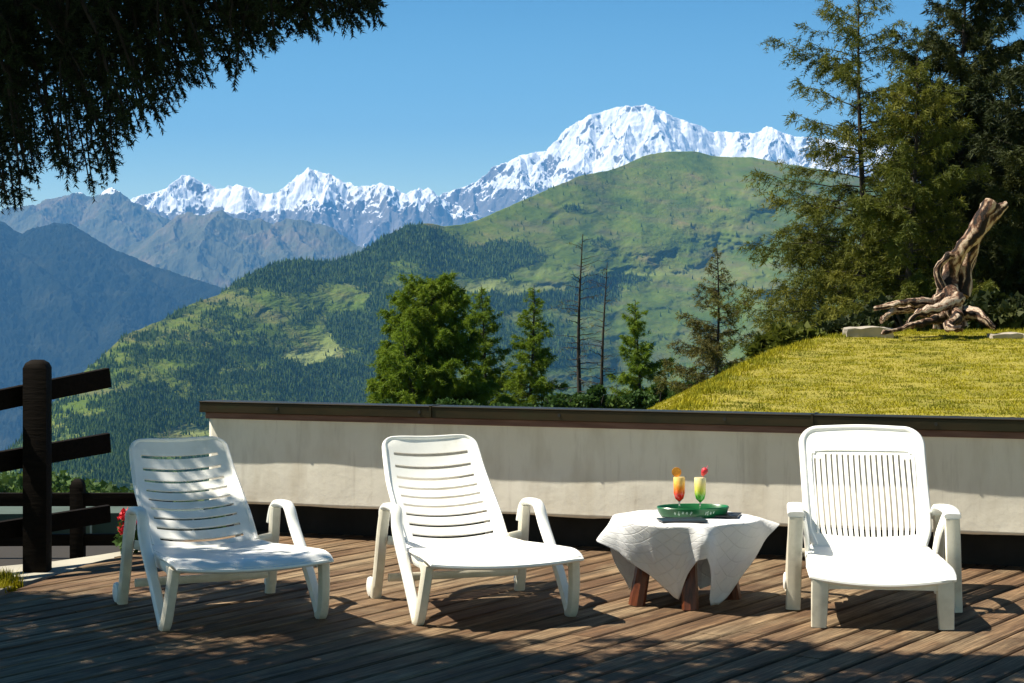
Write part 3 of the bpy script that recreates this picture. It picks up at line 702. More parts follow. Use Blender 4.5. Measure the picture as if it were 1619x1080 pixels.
stone(1372, 518, .19, .14, .075, 2, 'flat pale stone slab left of the driftwood stump')
stone(1592, 520, .14, .12, .045, 6, 'small flat grey stone right of the driftwood stump')

# ------------------------------------------------------------------ conifers
def conifer(name, x, ytop, ybase, hw, Y, label, cat='tree', group=None, mat=LARCH, seed=1, nb=70, dens=1.0, tip=.12, droop=.35, clear=.12, shape=1.0,
            trunk_r=None, lean=0.0, bare=False, leftbias=0.0, size=1.0, topfill=.06, irregular=.35, twig=.7):
    """trunk, limbs and hanging sprays of needles; all metres come from the distance Y"""
    rng = np.random.RandomState(seed); top = P(x, ytop, Y); bz = float(hill_z(np.array(top[0]), np.array(Y)))-.7; H = top[2]-bz; Rw = hw/F*Y
    t = empty(name, (top[0]-lean*H, Y, bz), 0, label, cat, group)
    tr = trunk_r or H*.014
    npt = 14; ph = rng.rand()*6
    def axis(h): return np.array([lean*H*h + .012*H*math.sin(h*5+ph), .01*H*math.sin(h*4+1), h*H])
    g = MB(); g.tube([axis(i/npt) for i in range(npt+1)], [tr*(1-.93*i/npt) + (tr*.4 if i == 0 else 0) for i in range(npt+1)], 8)
    g.build('trunk', BARK, t, 60)
    lb = MB(); tris = []
    for i in range(nb):
        h = clear + (1-clear-topfill*.3)*((i+rng.rand())/nb)
        az = rng.rand()*6.283; hh = (1-h)/(1-clear)
        prof = (min(1, hh*1.25)**shape)*(.35+.65*min(1, (h-clear)/.15+.45))
        L = Rw*prof*(1+irregular*rng.randn())+.02*H*.5
        if math.cos(az) < 0: L *= 1+leftbias*rng.rand()
        L = min(max(L, .06*Rw), Rw*1.45)
        p0 = axis(h); d = np.array([math.cos(az), math.sin(az), 0])
        up = .10+.35*h - droop*(1-h)
        pts = []; n = 7
        for k in range(n+1):
            s = k/n; pts.append(p0 + d*L*s + np.array([0, 0, L*(up*s - droop*s*s*.6 + .22*s**3)]) + rng.randn(3)*L*.018)
        r0 = max(tr*.22*(1-h*.6), .012*size)
        lb.tube([tuple(p) for p in pts], [r0*(1-.85*k/n) for k in range(n+1)], 4, False)
        if bare and rng.rand() < .8: continue
        # side twigs, each with hanging needle clusters
        ns = max(4, int(L/(.085*size)*dens))
        for q_ in range(ns):
            s = .10+.90*rng.rand()**.8; k = min(int(s*n), n-1); f = s*n-k; pp_ = pts[k]*(1-f)+pts[k+1]*f
            tl = (.2+.6*rng.rand())*min(L*.36, twig*size)*(1.15-s*.45)
            sa = az + (1 if rng.rand() < .5 else -1)*(.3+.9*rng.rand())
            td = np.array([math.cos(sa), math.sin(sa), -.15-1.6*droop*rng.rand()+.2*rng.randn()])
            m_ = max(5, int(tl/(.014*size)*dens))
            ss = rng.rand(m_, 1); pos = pp_+td*tl*ss+rng.randn(m_, 3)*.022*size; pos[:, 2] -= (ss[:, 0]**2)*tl*.25
            a = td/np.linalg.norm(td)*.6+rng.randn(m_, 3)*.6; a /= np.linalg.norm(a, axis=1)[:, None]
            b = np.cross(a, rng.randn(m_, 3)); b /= np.linalg.norm(b, axis=1)[:, None]+1e-6
            sz = tip*size*(.5+.9*rng.rand(m_, 1))
            tris.append(np.stack([pos-b*sz*.10, pos+b*sz*.10, pos+a*sz], 1).reshape(-1, 3))
    lb.build('limbs', BARK, t)
    if tris: soup('crown', np.concatenate(tris), mat, t)
    return t
GM = 'larches standing beyond the parapet'
conifer('larch_tree', 686, 438, 700, 90, 70, 'broad bright green larch, leftmost and widest of the group beyond the parapet', group=GM, seed=11, nb=360, dens=2.1, clear=.05, shape=.38, droop=.2, tip=.15, irregular=.22, twig=.9)
conifer('larch_tree', 636, 520, 690, 50, 68, 'low leaning larch with branches reaching left of the widest green larch', group=GM, seed=12, nb=110, dens=1.7, clear=.1, shape=.6, droop=.1, lean=-.22, tip=.15, leftbias=.6)
conifer('larch_tree', 762, 450, 700, 60, 74, 'slim green larch just right of the widest green larch', group=GM, seed=13, nb=260, dens=1.9, clear=.05, shape=.75, droop=.3, tip=.14, twig=.8)
conifer('larch_tree', 839, 450, 700, 64, 72, 'pointed green larch in the middle of the group beyond the parapet', group=GM, seed=14, nb=260, dens=1.9, clear=.05, shape=.85, droop=.35, tip=.14, twig=.8)
conifer('larch_tree', 1007, 474, 700, 60, 76, 'small green larch right of the two bare trunks', group=GM, seed=15, nb=240, dens=2.0, clear=.05, shape=.75, droop=.3, tip=.14, twig=.8)
conifer('dead_tree', 921, 370, 700, 34, 66, 'tall bare dead trunk with short stubs, taller one of the two beyond the parapet', group='bare dead trunks beyond the parapet', seed=16, nb=90, dens=.4, clear=.2, shape=.25, droop=.5, bare=True, mat=BROWNN, trunk_r=.16, tip=.1, irregular=.5)
conifer('dead_tree', 957, 415, 700, 36, 68, 'thin bare dead trunk, shorter one of the two beyond the parapet', group='bare dead trunks beyond the parapet', seed=17, nb=70, dens=.4, clear=.2, shape=.25, droop=.4, bare=True, mat=BROWNN, trunk_r=.14, tip=.1, irregular=.5)
conifer('larch_tree', 1130, 386, 700, 110, 62, 'olive brown pyramid shaped larch with wide low branches left of the grass mound', seed=18, nb=170, dens=1.4, clear=.12, shape=1.05, droop=.25, mat=BROWNN, tip=.12, irregular=.4, trunk_r=.13)
GR = 'big larches behind the grass mound'
conifer('larch_tree', 1366, -30, 640, 145, 42, 'tall open crowned larch with long drooping branches behind the stone slab', group=GR, seed=21, nb=165, dens=1.5, clear=.04, shape=.42, droop=.36, mat=LARCHB, tip=.10, leftbias=.2, trunk_r=.15, irregular=.30, twig=.75)
conifer('larch_tree', 1528, -50, 640, 150, 44, 'dense dark larch towering directly behind the driftwood stump', group=GR, seed=22, nb=320, dens=1.9, clear=.04, shape=.45, droop=.32, mat=SHADEN, tip=.13, irregular=.3, twig=1.0)
conifer('larch_tree', 1440, 90, 640, 115, 39, 'yellow green bushy larch between the open larch and the dense dark one', group=GR, seed=23, nb=250, dens=1.9, clear=.04, shape=.45, droop=.35, mat=LARCHB, tip=.11, irregular=.35, twig=.8)
conifer('larch_tree', 1645, 100, 640, 120, 40, 'dark larch cut by the right edge of the photo', group=GR, seed=24, nb=330, dens=2.1, clear=.04, shape=.4, droop=.35, mat=SHADEN, tip=.13, irregular=.3, twig=1.0)
conifer('larch_tree', 1295, 310, 680, 100, 44, 'low brown green larch under the long branches left of the stone slab', group=GR, seed=25, nb=240, dens=1.6, clear=.04, shape=.5, droop=.5, mat=LARCHB, tip=.10, irregular=.4)
conifer('spruce_tree', 1590, 200, 640, 180, 50, 'black green spruce filling the shade behind the stump and dark larches', seed=26, nb=300, dens=1.9, clear=.03, shape=.35, droop=.3, mat=SHADEN, tip=.2, irregular=.2, twig=1.2)
conifer('spruce_tree', 1215, 455, 680, 45, 58, 'low olive conifer between the olive brown larch and the grass mound', seed=27, nb=80, dens=1.3, clear=.04, shape=.6, droop=.4, mat=LARCHB, tip=.12)
def shrub(px, py, w_, h_, Y, seed, label, mat=SHRUB, group='shrubs along the slope beyond the parapet'):
    rng = np.random.RandomState(seed); c = P(px, py, Y); wm = w_/F*Y; hm = h_/F*Y
    t = empty('shrub', (c[0], c[1], c[2]-hm), 0, label, 'shrub', group)
    V = []
    for k in range(26):
        a = rng.rand()*6.28; r = rng.rand()**.5; z = hm*(.3+1.5*rng.rand()*(1-.5*r))
        V.append(leaf_cloud((wm*r*math.cos(a), wm*r*.6*math.sin(a), z), (wm*.26, wm*.26, hm*.30), 420, .13, rng))
    soup('leaves', np.concatenate(V), mat, t)
    g = MB()
    for k in range(7):
        a = rng.rand()*6.28; g.tube([(0, 0, -hm), (wm*.3*math.cos(a), wm*.3*math.sin(a), hm*.5), (wm*.7*math.cos(a), wm*.5*math.sin(a), hm*1.4)], [.05, .035, .01], 5)
    g.build('stems', BARK, t)
for i, (a, b, c_, d, lab) in enumerate([(610, 645, 34, 30, 'bright low shrub at the left foot of the widest larch'), (720, 640, 44, 30, 'low green shrub between the widest larch and the slim larch'),
        (800, 640, 40, 26, 'low green shrub between the slim larch and the pointed larch'), (885, 630, 36, 34, 'low shrub just left of the taller bare trunk'),
        (945, 625, 44, 34, 'dark bushy shrub at the foot of the two bare trunks'), (1040, 620, 46, 42, 'dark green shrub right of the small green larch'),
        (1100, 610, 44, 40, 'shrub under the olive brown larch beside the mound edge'), (1180, 580, 50, 40, 'low shrub right of the olive brown larch on the mound edge')]):
    shrub(a, b+8, c_, d*.62, 58+i, 50+i, lab)
for i, (a, b, c_, d, lab) in enumerate([(1255, 545, 60, 30, 'olive shrub at the mound edge under the low brown larch'), (1340, 525, 60, 30, 'dark shrub behind the pale stone slab'), (1440, 500, 70, 40, 'dark shrub behind the stump roots'), (1560, 500, 90, 50, 'black green shrub behind the stump on the right')]):
    shrub(a, b, c_, d, 27+i, 70+i, lab, [LARCHB, SHADEN, SHADEN, SHADEN][i], 'shrubs behind the grass mound')
# far-off wood at lower left
rng = np.random.RandomState(90); V = []
for k in range(420):
    Y = 130+rng.rand()*60; px = -80+rng.rand()*420; top_y = np.interp(px, [-80, 0, 60, 110, 200, 340], [745, 752, 748, 756, 775, 800])+rng.rand()*14
    c = P(px, top_y, Y); V.append(leaf_cloud((c[0], c[1], c[2]-2.0), (1.2, 1.2, 2.2), 200, .5, rng))
tag(soup('wood', np.concatenate(V), SHRUB), kind='stuff')

# ------------------------------------------------------------------ near spruce over the terrace
rng = np.random.RandomState(33)
spr = empty('spruce_tree', (-5.6, 5.2, -.3), 0, 'large dark spruce whose hanging branches fill the upper left corner', 'tree')
O = np.array([-5.6, 5.2, -.3])
g = MB(); g.tube([(0, 0, 0), (.05, 0, 3), (.0, .05, 7), (.0, 0, 12)], [.34, .26, .18, .04], 12); g.build('trunk', BARK, spr, 60)
limb = MB(); needles = []; tw = MB()
ENV = [(-140, 330), (0, 322), (12, 320), (30, 322), (45, 275), (60, 262), (90, 262), (112, 280), (140, 315), (155, 285), (188, 268), (196, 245), (165, 225), (190, 212), (225, 200), (240, 192), (262, 185), (280, 150), (312, 128), (330, 142), (345, 105), (375, 128), (395, 88), (425, 84), (450, 62), (480, 66), (520, 52), (548, 80), (570, 30), (608, 52), (622, -10), (700, -60)]
def spray(p0, p1, sag, nseg, sl_, dens, nl, nw):
    """a branchlet from p0 to p1 with side sprigs carrying needles"""
    p0 = np.array(p0); p1 = np.array(p1); pts = []
    for k in range(nseg+1):
        s = k/nseg; pts.append(p0+(p1-p0)*s+np.array([0, 0, -sag*4*s*(1-s)])+rng.randn(3)*.006)
    tw.tube([tuple(p-O) for p in pts], [.006*(1-.8*k/nseg)+.0012 for k in range(nseg+1)], 4, False)
    L = np.linalg.norm(p1-p0)
    for q_ in range(int(L/.026*dens)+2):
        s = rng.rand() if q_ > 1 else 1; k = min(int(s*nseg), nseg-1); f = s*nseg-k; b0 = pts[k]*(1-f)+pts[k+1]*f
        ax = pts[k+1]-pts[k]; ax /= np.linalg.norm(ax); a = rng.randn(3); a -= ax*a.dot(ax); a /= np.linalg.norm(a)
        d = a*.95+ax*.45+np.array([0, 0, -.25]); d /= np.linalg.norm(d)
        if q_ <= 1: d = ax
        l_ = sl_*(.35+.75*rng.rand())*(1.0-.45*s); m_ = int(l_/.0024)+5
        t_ = rng.rand(m_, 1); pos = b0+d*l_*t_
        nd = rng.randn(m_, 3); nd -= d*(nd@d)[:, None]; nd /= np.linalg.norm(nd, axis=1)[:, None]; nd = nd*.8+d*.75; nd /= np.linalg.norm(nd, axis=1)[:, None]
        sd = np.cross(nd, rng.randn(m_, 3)); sd /= np.linalg.norm(sd, axis=1)[:, None]
        ln = nl*(.7+.6*rng.rand(m_, 1))
        needles.append((np.stack([pos-sd*nw, pos+sd*nw, pos+nd*ln], 1)-O).reshape(-1, 3))
for k in range(255):
    px = -120+rng.rand()**.9*735; Y = 5.6+rng.rand()*1.9
    fr = rng.rand()**.45 if k % 3 else .97+.04*rng.rand()
    ey = interp(ENV, px)-12-.05*max(0, px-150); px = min(px, 588)
    yt = -60+(ey+60)*fr
    tipp = P(px, yt, Y); dxp = -70*rng.rand()-5+rng.randn()*25
    p0 = P(px+dxp-20, min(yt-110-rng.rand()*140, -20) if px < 330 else min(yt-100-rng.rand()*60, -15), Y+rng.randn()*.05)
    spray(p0, tipp, -.03*rng.rand(), 8, .125, 2.0, .0165, .0024)
for k in range(9):     # limbs that carry the curtain
    pxe = 60+k*70; Y = 5.7+k*.2; e = np.array(P(pxe, -30-rng.rand()*60, Y)); s0 = np.array([-5.6, 5.2, 2.8+k*.22])
    pts = [s0+(e-s0)*s+np.array([0, 0, .55*math.sin(s*3.14)]) for s in np.linspace(0, 1, 10)]
    limb.tube([tuple(p-O) for p in pts], [.055*(1-.85*s)+.004 for s in np.linspace(0, 1, 10)], 6, False)
# upper crown: throws the shade on the front of the deck and on the left lounger
def edge_y(X):                # far limit of the shade on the deck for ground position X
    return np.interp(X, [-3, -2.0, -1.2, -.75, -.35, .1, .8, 1.6, 3], [8.75, 8.55, 8.30, 7.75, 7.45, 7.36, 7.22, 7.12, 7.0])
cl = []
def clump(gx_, gy_, z, n, r, s):
    c = np.array([gx_-.65*z, gy_+.01*z, z]); cl.append(leaf_cloud(c-O, (r*1.5, r, r*.35), n, s, rng)); return c
cnt = 0
for k in range(1900):
    X0 = -3.2+rng.rand()*7.2; e = float(edge_y(X0)); Y0 = e-(rng.rand()**1.4)*5.6-.03
    z = 3.15+rng.rand()*2.2
    if z < EYE+.155*Y0+.35: z = EYE+.155*Y0+.4
    r = .17 if e-Y0 < .35 else .30
    if e-Y0 < 1.0 and rng.rand() < .45: continue
    clump(X0, Y0, z, 120, r, .06)
for (X0, Y0, z, r) in [(-1.62, 8.62, 3.4, .13), (-1.45, 8.80, 3.6, .13), (-1.3, 8.55, 3.5, .12), (-1.66, 8.9, 3.3, .12), (-1.30, 8.85, 3.7, .12), (-1.5, 8.5, 3.2, .12), (-1.25, 8.35, 3.4, .09), (-1.8, 8.75, 3.3, .12)]:
    clump(X0+.25, Y0, z, 230, r, .05)
for k in range(900):  # extra unseen clumps, added to keep sky light off the front deck
    X0 = -6.5+rng.rand()*9.5; Y0 = -1.5+rng.rand()*7.5; z = 4.6+rng.rand()*3.4
    c_ = np.array([X0, Y0, z]); 
    if Y0 > .2 and z < EYE+.155*Y0+1: continue
    cl.append(leaf_cloud(c_-O, (.5, .4, .12), 110, .10, rng))
for k in range(16):
    X0 = -2.6+k*.36; Y0 = 5.0+2.0*rng.rand(); z = 3.7+rng.rand(); e = np.array([X0-.65*z, Y0, z]); s0 = np.array([-5.6, 5.2, 4.6+rng.rand()*2])
    pts = [s0+(e-s0)*s+np.array([0, 0, .5*math.sin(s*3.14)]) for s in np.linspace(0, 1, 10)]
    limb.tube([tuple(p-O) for p in pts], [.06*(1-.85*s)+.006 for s in np.linspace(0, 1, 10)], 6, False)
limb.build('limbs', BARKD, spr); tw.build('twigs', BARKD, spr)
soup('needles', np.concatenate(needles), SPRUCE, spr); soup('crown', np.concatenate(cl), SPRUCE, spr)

# ------------------------------------------------------------------ loungers
def sl_(a, b, n): return [a+(b-a)*i/n for i in range(n+1)]
def copy_tree(o, parent=None):
    c = o.copy(); COL.objects.link(c); c.parent = parent
    for ch in list(o.children): copy_tree(ch, c)
    return c
def bez(pts, n=6):
    pts = [Vector(p) for p in pts]; q = []
    for i in range(len(pts)-1):
        for k in range(n):
            t = k/n; p0 = pts[max(i-1, 0)]; p1 = pts[i]; p2 = pts[i+1]; p3 = pts[min(i+2, len(pts)-1)]
            q.append(.5*((2*p1)+(p2-p0)*t+(2*p0-5*p1+4*p2-p3)*t*t+(-p0+3*p1-3*p2+p3)*t**3))
    q.append(pts[-1]); return q

def lounger_a():
    t = empty('sun_lounger', (0, 0, 0))
    def hw(v):
        w_ = np.interp(v, [0, .25, .6, .9, 1], [.236, .240, .236, .224, .214])
        if v > .92: w_ -= .048*(1-math.sqrt(max(0, 1-((v-.92)/.08)**2)))
        return float(w_)
    def back(u, v, off=0):
        x = u*hw(v); ny_, nz_ = .69, -.72
        d = (.042-.026*max(0, (v-.6)/.4)**1.5)*(1-u*u)+off+.012*max(0, (v-.93)/.07)*abs(u)**4
        y = .60+.46*v+.018*math.sin(v*3.14)*1; z = .265+.425*v-.02*math.sin(v*3.14)+.012*math.sin(v*6.28)
        return (x, y+ny_*d, z+nz_*d)
    vs_ = [0, .03]; slots = []; v = .055
    for k in range(9):
        slots.append((v, v+.025)); vs_ += [v, v+.025, v+.025+.026, v+.025+.052]; v += .101
    vs_ = sorted(set([round(x, 4) for x in vs_ if x < .965]+[.92, .935, .95, .962, .973, .983, .991, .997, 1.0]))
    us_ = [-1, -.97, -.9]+[-.80+i*.1 for i in range(17)]+[.9, .97, 1]
    def mask(u, v_): return not (abs(u) < .80 and any(a < v_ < b for a, b in slots))
    g = MB(); g.sheet(back, us_, vs_, .007, mask)
    vv = sl_(0, .92, 18)+[.935, .95, .962, .973, .983, .991, .997, 1]; ring = [back(-1, v_) for v_ in vv]+[back(u, 1) for u in sl_(-1, 1, 14)[1:]]+[back(1, v_) for v_ in vv[::-1][1:]]
    g.sweep(ring, (.009, .011), 8, 2.2, (.3, .9, .3)); g.build('backrest', PLASTIC, t, 50)
    def shw(v): return float(np.interp(v, [0, .3, .6, .9, 1], [.245, .275, .305, .325, .318]))
    def seat(u, v):
        z = float(np.interp(v, [0, .15, .5, .85, .95, 1], [.262, .258, .276, .292, .288, .272]))-.016*(1-u*u)
        return (u*shw(v), .60-.75*v+ -.02*(1-u*u)*v, z)
    g = MB(); g.sheet(lambda u, v: seat(u, 1-v), sl_(-1, 1, 20), sl_(0, 1, 30), .010)
    ring = [seat(-1, v) for v in sl_(0, 1, 24)]+[seat(u, 1) for u in sl_(-1, 1, 20)[1:]]+[seat(1, v) for v in sl_(1, 0, 24)[1:]]
    ring = [(p[0], p[1], p[2]-.008) for p in ring]
    g.sweep(ring, (.010, .016), 8, 2.6, (.3, .2, .9)); g.build('seat', PLASTIC, t, 50)
    for s in (-1, 1):
        g = MB()       # deep side skirt under the seat
        g.sweep([(s*.262, .58, .235), (s*.285, .30, .238), (s*.298, .05, .245), (s*.296, -.06, .250)], (.010, .026), 8, 6, (1, 0, 0)); g.build('side_skirt', PLASTIC, t, 40)
        x = s*.325
        g = MB(); arm = bez([(s*.318, .645, .33), (s*.325, .625, .395), (x, .57, .425), (x, .47, .432), (x, .405, .42), (s*.333, .345, .33), (s*.336, .17, .17), (s*.335, .03, .02)], 6)
        n_ = len(arm); sec = [(.021+.004*math.sin(3.14*i/n_), .012+.010*i/n_) for i in range(n_)]
        g.sweep(arm, sec, 10, 3.2, (1, 0, 0)); g.build('armrest', PLASTIC, t, 50)
        g = MB(); f = bez([(s*.334, .03, .012), (s*.333, -.01, .03), (s*.326, -.05, .14), (s*.315, -.075, .26)], 6)
        g.sweep(f, [(.023, .020+.010*i/len(f)) for i in range(len(f))], 10, 3.2, (1, 0, 0))
        g.add([(s*.318, -.04, .26), (s*.318, .06, .255), (s*.326, -.03, .17), (s*.326, -.06, .17)], [(0, 1, 2, 3)])
        g.build('leg', PLASTIC2, t, 50)
        g = MB(); r_ = bez([(s*.325, .60, .41), (s*.330, .635, .30), (s*.335, .68, .12), (s*.338, .72, .004)], 6)
        g.sweep(r_, [(.024, .024-.004*i/len(r_)) for i in range(len(r_))], 10, 3.2, (1, 0, 0))
        g.sweep([(s*.31, .615, .27), (s*.245, .60, .262)], (.012, .02), 8, 3, (0, 1, 0)); rl = g.build('leg', PLASTIC2, t, 50)
        g = MB(); c_ = s*.352; prof = [(0, -.014), (.030, -.014), (.042, -.010), (.045, 0), (.042, .010), (.030, .014), (.012, .016), (0, .016)]
        vs = []; nn = 20
        for r0, h0 in prof:
            for j in range(nn): th = 6.2832*j/nn; vs.append((c_+h0*s, .755+r0*math.cos(th), .046+r0*math.sin(th)))
        fs = [(i*nn+j, i*nn+(j+1) % nn, (i+1)*nn+(j+1) % nn, (i+1)*nn+j) for i in range(len(prof)-1) for j in range(nn)]
        g.add(vs, fs); g.sweep([(s*.33, .70, .05), (s*.335, .76, .047)], (.012, .02), 8, 3, (1, 0, 0)); g.build('wheel', PLASTIC, rl, 40)
    g = MB(); g.sweep([(-.30, .64, .10), (.30, .64, .10)], (.012, .018), 8, 3, (0, 1, 0)); g.sweep([(-.21, .86, .42), (-.20, .70, .12)], (.012, .012), 6, 3, (1, 0, 0)); g.sweep([(.21, .86, .42), (.20, .70, .12)], (.012, .012), 6, 3, (1, 0, 0))
    g.build('support_bar', PLASTIC2, t, 50)
    return t

def lounger_b():
    t = empty('sun_lounger', (0, 0, 0))
    def hw(v):
        w_ = float(np.interp(v, [0, .12, .35, .8, .95, 1], [.235, .262, .268, .272, .274, .27]))
        if v > .87: w_ -= .075*(1-math.sqrt(max(0, 1-((v-.87)/.13)**2)))
        return w_
    def back(u, v):
        d = .035*(1-u*u)*(1-.6*v) - .03*max(0, v-.85)
        z = .246+.475*v+.016*math.sin(3.14*(u+1)/2)*max(0, (v-.7)/.3)
        return (u*hw(v), .645+.50*v+.69*d, z-.70*d+.008*math.sin(v*6.28))
    N = 18; slots = []; u0, u1 = -.80, .80; st = (u1-u0)/(N-1)
    for k in range(N): c_ = u0+k*st; slots.append((c_-.017, c_+.017))
    us_ = sorted(set([-1, -.97, -.9, .9, .97, 1]+[round(x, 4) for a, b in slots for x in (a, b)]+[round((slots[i][1]+slots[i+1][0])/2, 4) for i in range(N-1)]))
    vs_ = [0, .04, .1, .16]+[.20+i*.04 for i in range(16)]+[.83, .87, .895, .92, .94, .957, .972, .984, .993, .998, 1]
    vs_ = sorted(set(round(x, 4) for x in vs_))
    def mask(u, v):
        lo = .11; hi = .80 if abs(u) < .7 else .76
        return not (lo < v < hi and any(a < u < b for a, b in slots))
    g = MB(); g.sheet(back, us_, vs_, .010, mask)
    vv = sl_(0, .87, 18)+[.895, .92, .94, .957, .972, .984, .993, .998, 1]; ring = [back(-1, v_) for v_ in vv]+[back(u, 1) for u in sl_(-1, 1, 16)[1:]]+[back(1, v_) for v_ in vv[::-1][1:]]
    g.sweep(ring, (.014, .016), 8, 2.4, (.3, .9, .3))
    rr = []     # raised rim round the slotted field
    fld = [(-.86, .10), (-.86, .74), (-.80, .80), (-.70, .825), (0, .832), (.70, .825), (.80, .80), (.86, .74), (.86, .10)]
    for u, v in fld: q_ = back(u, v); rr.append((q_[0], q_[1]-.005, q_[2]+.004))
    g.sweep(bez(rr, 4), (.006, .004), 6, 2, (.3, .9, .3)); g.build('backrest', PLASTIC, t, 50)
    def shw(v): return float(np.interp(v, [0, .2, .5, .8, 1], [.250, .262, .275, .288, .284]))
    def seat(u, v):
        z = float(np.interp(v, [0, .2, .5, .85, .95, 1], [.245, .238, .240, .232, .226, .210]))-.014*(1-u*u)-.010*v*(1-u*u)
        return (u*shw(v), .655-.665*v-.02*(1-u*u)*v, z)
    g = MB(); g.sheet(lambda u, v: seat(u, 1-v), sl_(-1, 1, 22), sl_(0, 1, 30), .010)
    ring = [seat(-1, v) for v in sl_(0, 1, 24)]+[seat(u, 1) for u in sl_(-1, 1, 20)[1:]]+[seat(1, v) for v in sl_(1, 0, 24)[1:]]
    g.sweep([(p[0], p[1], p[2]-.006) for p in ring], (.010, .014), 8, 2.6, (.3, .2, .9)); g.build('seat', PLASTIC, t, 50)
    g = MB()
    def apron(u, v): z1 = seat(u, 1)[2]-.006; z0 = .158+.004*(1-u*u); return (u*.275, -.006-.012*(1-u*u), z0+(z1-z0)*v)
    g.sheet(apron, sl_(-1, 1, 16), [0, .5, 1], .008); g.build('apron', PLASTIC2, t, 40)
    for s in (-1, 1):
        g = MB(); g.sweep([(s*.250, .0, .205), (s*.252, .0, .12), (s*.256, .0, .003)], [(.036, .024), (.035, .024), (.031, .022)], 12, 6, (1, 0, 0)); g.build('leg', PLASTIC2, t, 50)
        g = MB(); g.sweep([(s*.274, .62, .215), (s*.285, .25, .212), (s*.28, .02, .205)], (.008, .022), 8, 6, (1, 0, 0)); g.build('side_skirt', PLASTIC, t, 40)
        g = MB(); lg = bez([(s*.330, .42, .400), (s*.334, .42, .30), (s*.338, .42, .14), (s*.342, .42, .003)], 4)
        g.sweep(lg, [(.032, .026)]*len(lg), 12, 6, (1, 0, 0)); g.build('leg', PLASTIC2, t, 50)
        g = MB(); ar = bez([(s*.330, .395, .412), (s*.330, .47, .426), (s*.325, .62, .424), (s*.318, .74, .41), (s*.315, .80, .36)], 5)
        g.sweep(ar, [(.036, .013)]*len(ar), 12, 4, (1, 0, 0)); g.sweep(bez([(s*.30, .44, .40), (s*.285, .50, .33), (s*.275, .54, .25)], 4), (.012, .028), 8, 4, (1, 0, 0)); g.build('armrest', PLASTIC, t, 50)
        g = MB(); rl = bez([(s*.315, .78, .38), (s*.325, .84, .26), (s*.332, .90, .10), (s*.335, .92, .004)], 5)
        g.sweep(rl, [(.024, .022)]*len(rl), 10, 4, (1, 0, 0)); rl_ = g.build('leg', PLASTIC2, t, 50)
        g = MB(); prof = [(0, -.012), (.030, -.012), (.040, -.008), (.042, 0), (.040, .008), (.030, .012), (0, .014)]; vs = []; nn = 20
        for r0, h0 in prof:
            for j in range(nn): th = 6.2832*j/nn; vs.append((s*.352+h0*s, .935+r0*math.cos(th), .043+r0*math.sin(th)))
        g.add(vs, [(i*nn+j, i*nn+(j+1) % nn, (i+1)*nn+(j+1) % nn, (i+1)*nn+j) for i in range(len(prof)-1) for j in range(nn)]); g.build('wheel', PLASTIC, rl_, 40)
    g = MB(); g.sweep([(-.30, .76, .20), (.30, .76, .20)], (.012, .018), 8, 3, (0, 1, 0)); g.sweep([(-.24, .655, .225), (.24, .655, .225)], (.010, .010), 8, 3, (0, 1, 0)); g.build('support_bar', PLASTIC2, t, 50)
    return t
GL = 'white plastic loungers on the deck'
la = lounger_a(); la.location = (-.065, 7.90, 0); la.rotation_euler.z = R(18)
tag(la, 'white plastic lounger with horizontal slots in full sun, middle one left of the table', 'sun lounger', GL)
lb_ = copy_tree(la); lb_.location = (-1.10, 7.815, 0); lb_.rotation_euler.z = R(25)
tag(lb_, 'white plastic lounger with horizontal slots in dappled shade near the dark fence', 'sun lounger', GL)
lc = lounger_b(); lc.location = (1.507, 7.72, 0); lc.rotation_euler.z = R(-6)
tag(lc, 'white plastic lounger with vertical slots right of the table', 'sun lounger', GL)

# ------------------------------------------------------------------ table, cloth, tray, drinks
tc = (.765, 8.36)
t = empty('side_table', (tc[0], tc[1], 0), 0, 'low wooden table with splayed brown legs under the white cloth', 'table')
g = MB(); g.lathe([(0, .340), (.27, .340), (.285, .346), (.288, .355), (.285, .364), (.27, .368), (0, .368)], n=40); g.build('tabletop', TWOOD, t, 40)
for (lx, ly, tx, ty) in [(-.222, -.09, -.16, -.06), (.002, -.20, .0, -.15), (.221, .09, .16, .06), (-.016, .21, .0, .15)]:
    g = MB(); g.sweep([(lx, ly, 0), (tx, ty, .345)], [(.034, .034), (.028, .028)], 8, 7, (1, -.5, 0)); g.build('leg', TWOOD, t, 40)
# cloth: top edge curve to hem curve by angle
HEM = [(-180, .345, .305), (-169, .405, .282), (-160, .315, .235), (-148, .25, .175), (-130, .185, .10), (-112, .165, .050), (-105, .165, .040), (-101, .18, .07), (-93, .24, .16), (-86, .305, .232), (-80, .318, .245), (-74, .28, .17), (-67, .205, .05), (-62, .19, .015), (-50, .20, .015), (-44, .215, .04), (-30, .27, .15), (-14, .35, .285), (-4, .405, .345), (8, .41, .34), (30, .36, .2), (60, .27, .04), (70, .26, .02), (95, .32, .14), (110, .34, .22), (130, .30, .1), (150, .27, .03), (165, .30, .15), (180, .345, .305)]
ha = np.array(HEM)
def cloth(u, v):
    a = -180+360*u; ar = R(a); rt = .312+.012*math.cos(4*ar+1.2)
    if v < .45:
        s = v/.45; r = rt*s; z = .374 + .0025*math.sin(a*.11)*s
        dx = 0
    else:
        s = (v-.45)/.55; hr = np.interp(a, ha[:, 0], ha[:, 1]); hz = np.interp(a, ha[:, 0], ha[:, 2])
        e = s; r = rt+(hr-rt)*e+.010*math.sin(s*3.14)+.004*min(1, s*8)
        z = .374+(hz-.374)*(s**1.12) - .004*math.sin(s*3.14)
        pl = (.007*math.sin(ar*9+.6) + .004*math.sin(ar*17+2))*s*(1-.3*s) + .045*math.exp(-((a+82)/9)**2)*math.sin(min(1, s*1.6)*3.14*.55)*(1-.5*s)
        r += pl
    return (r*math.cos(ar), r*math.sin(ar), max(z, .004))
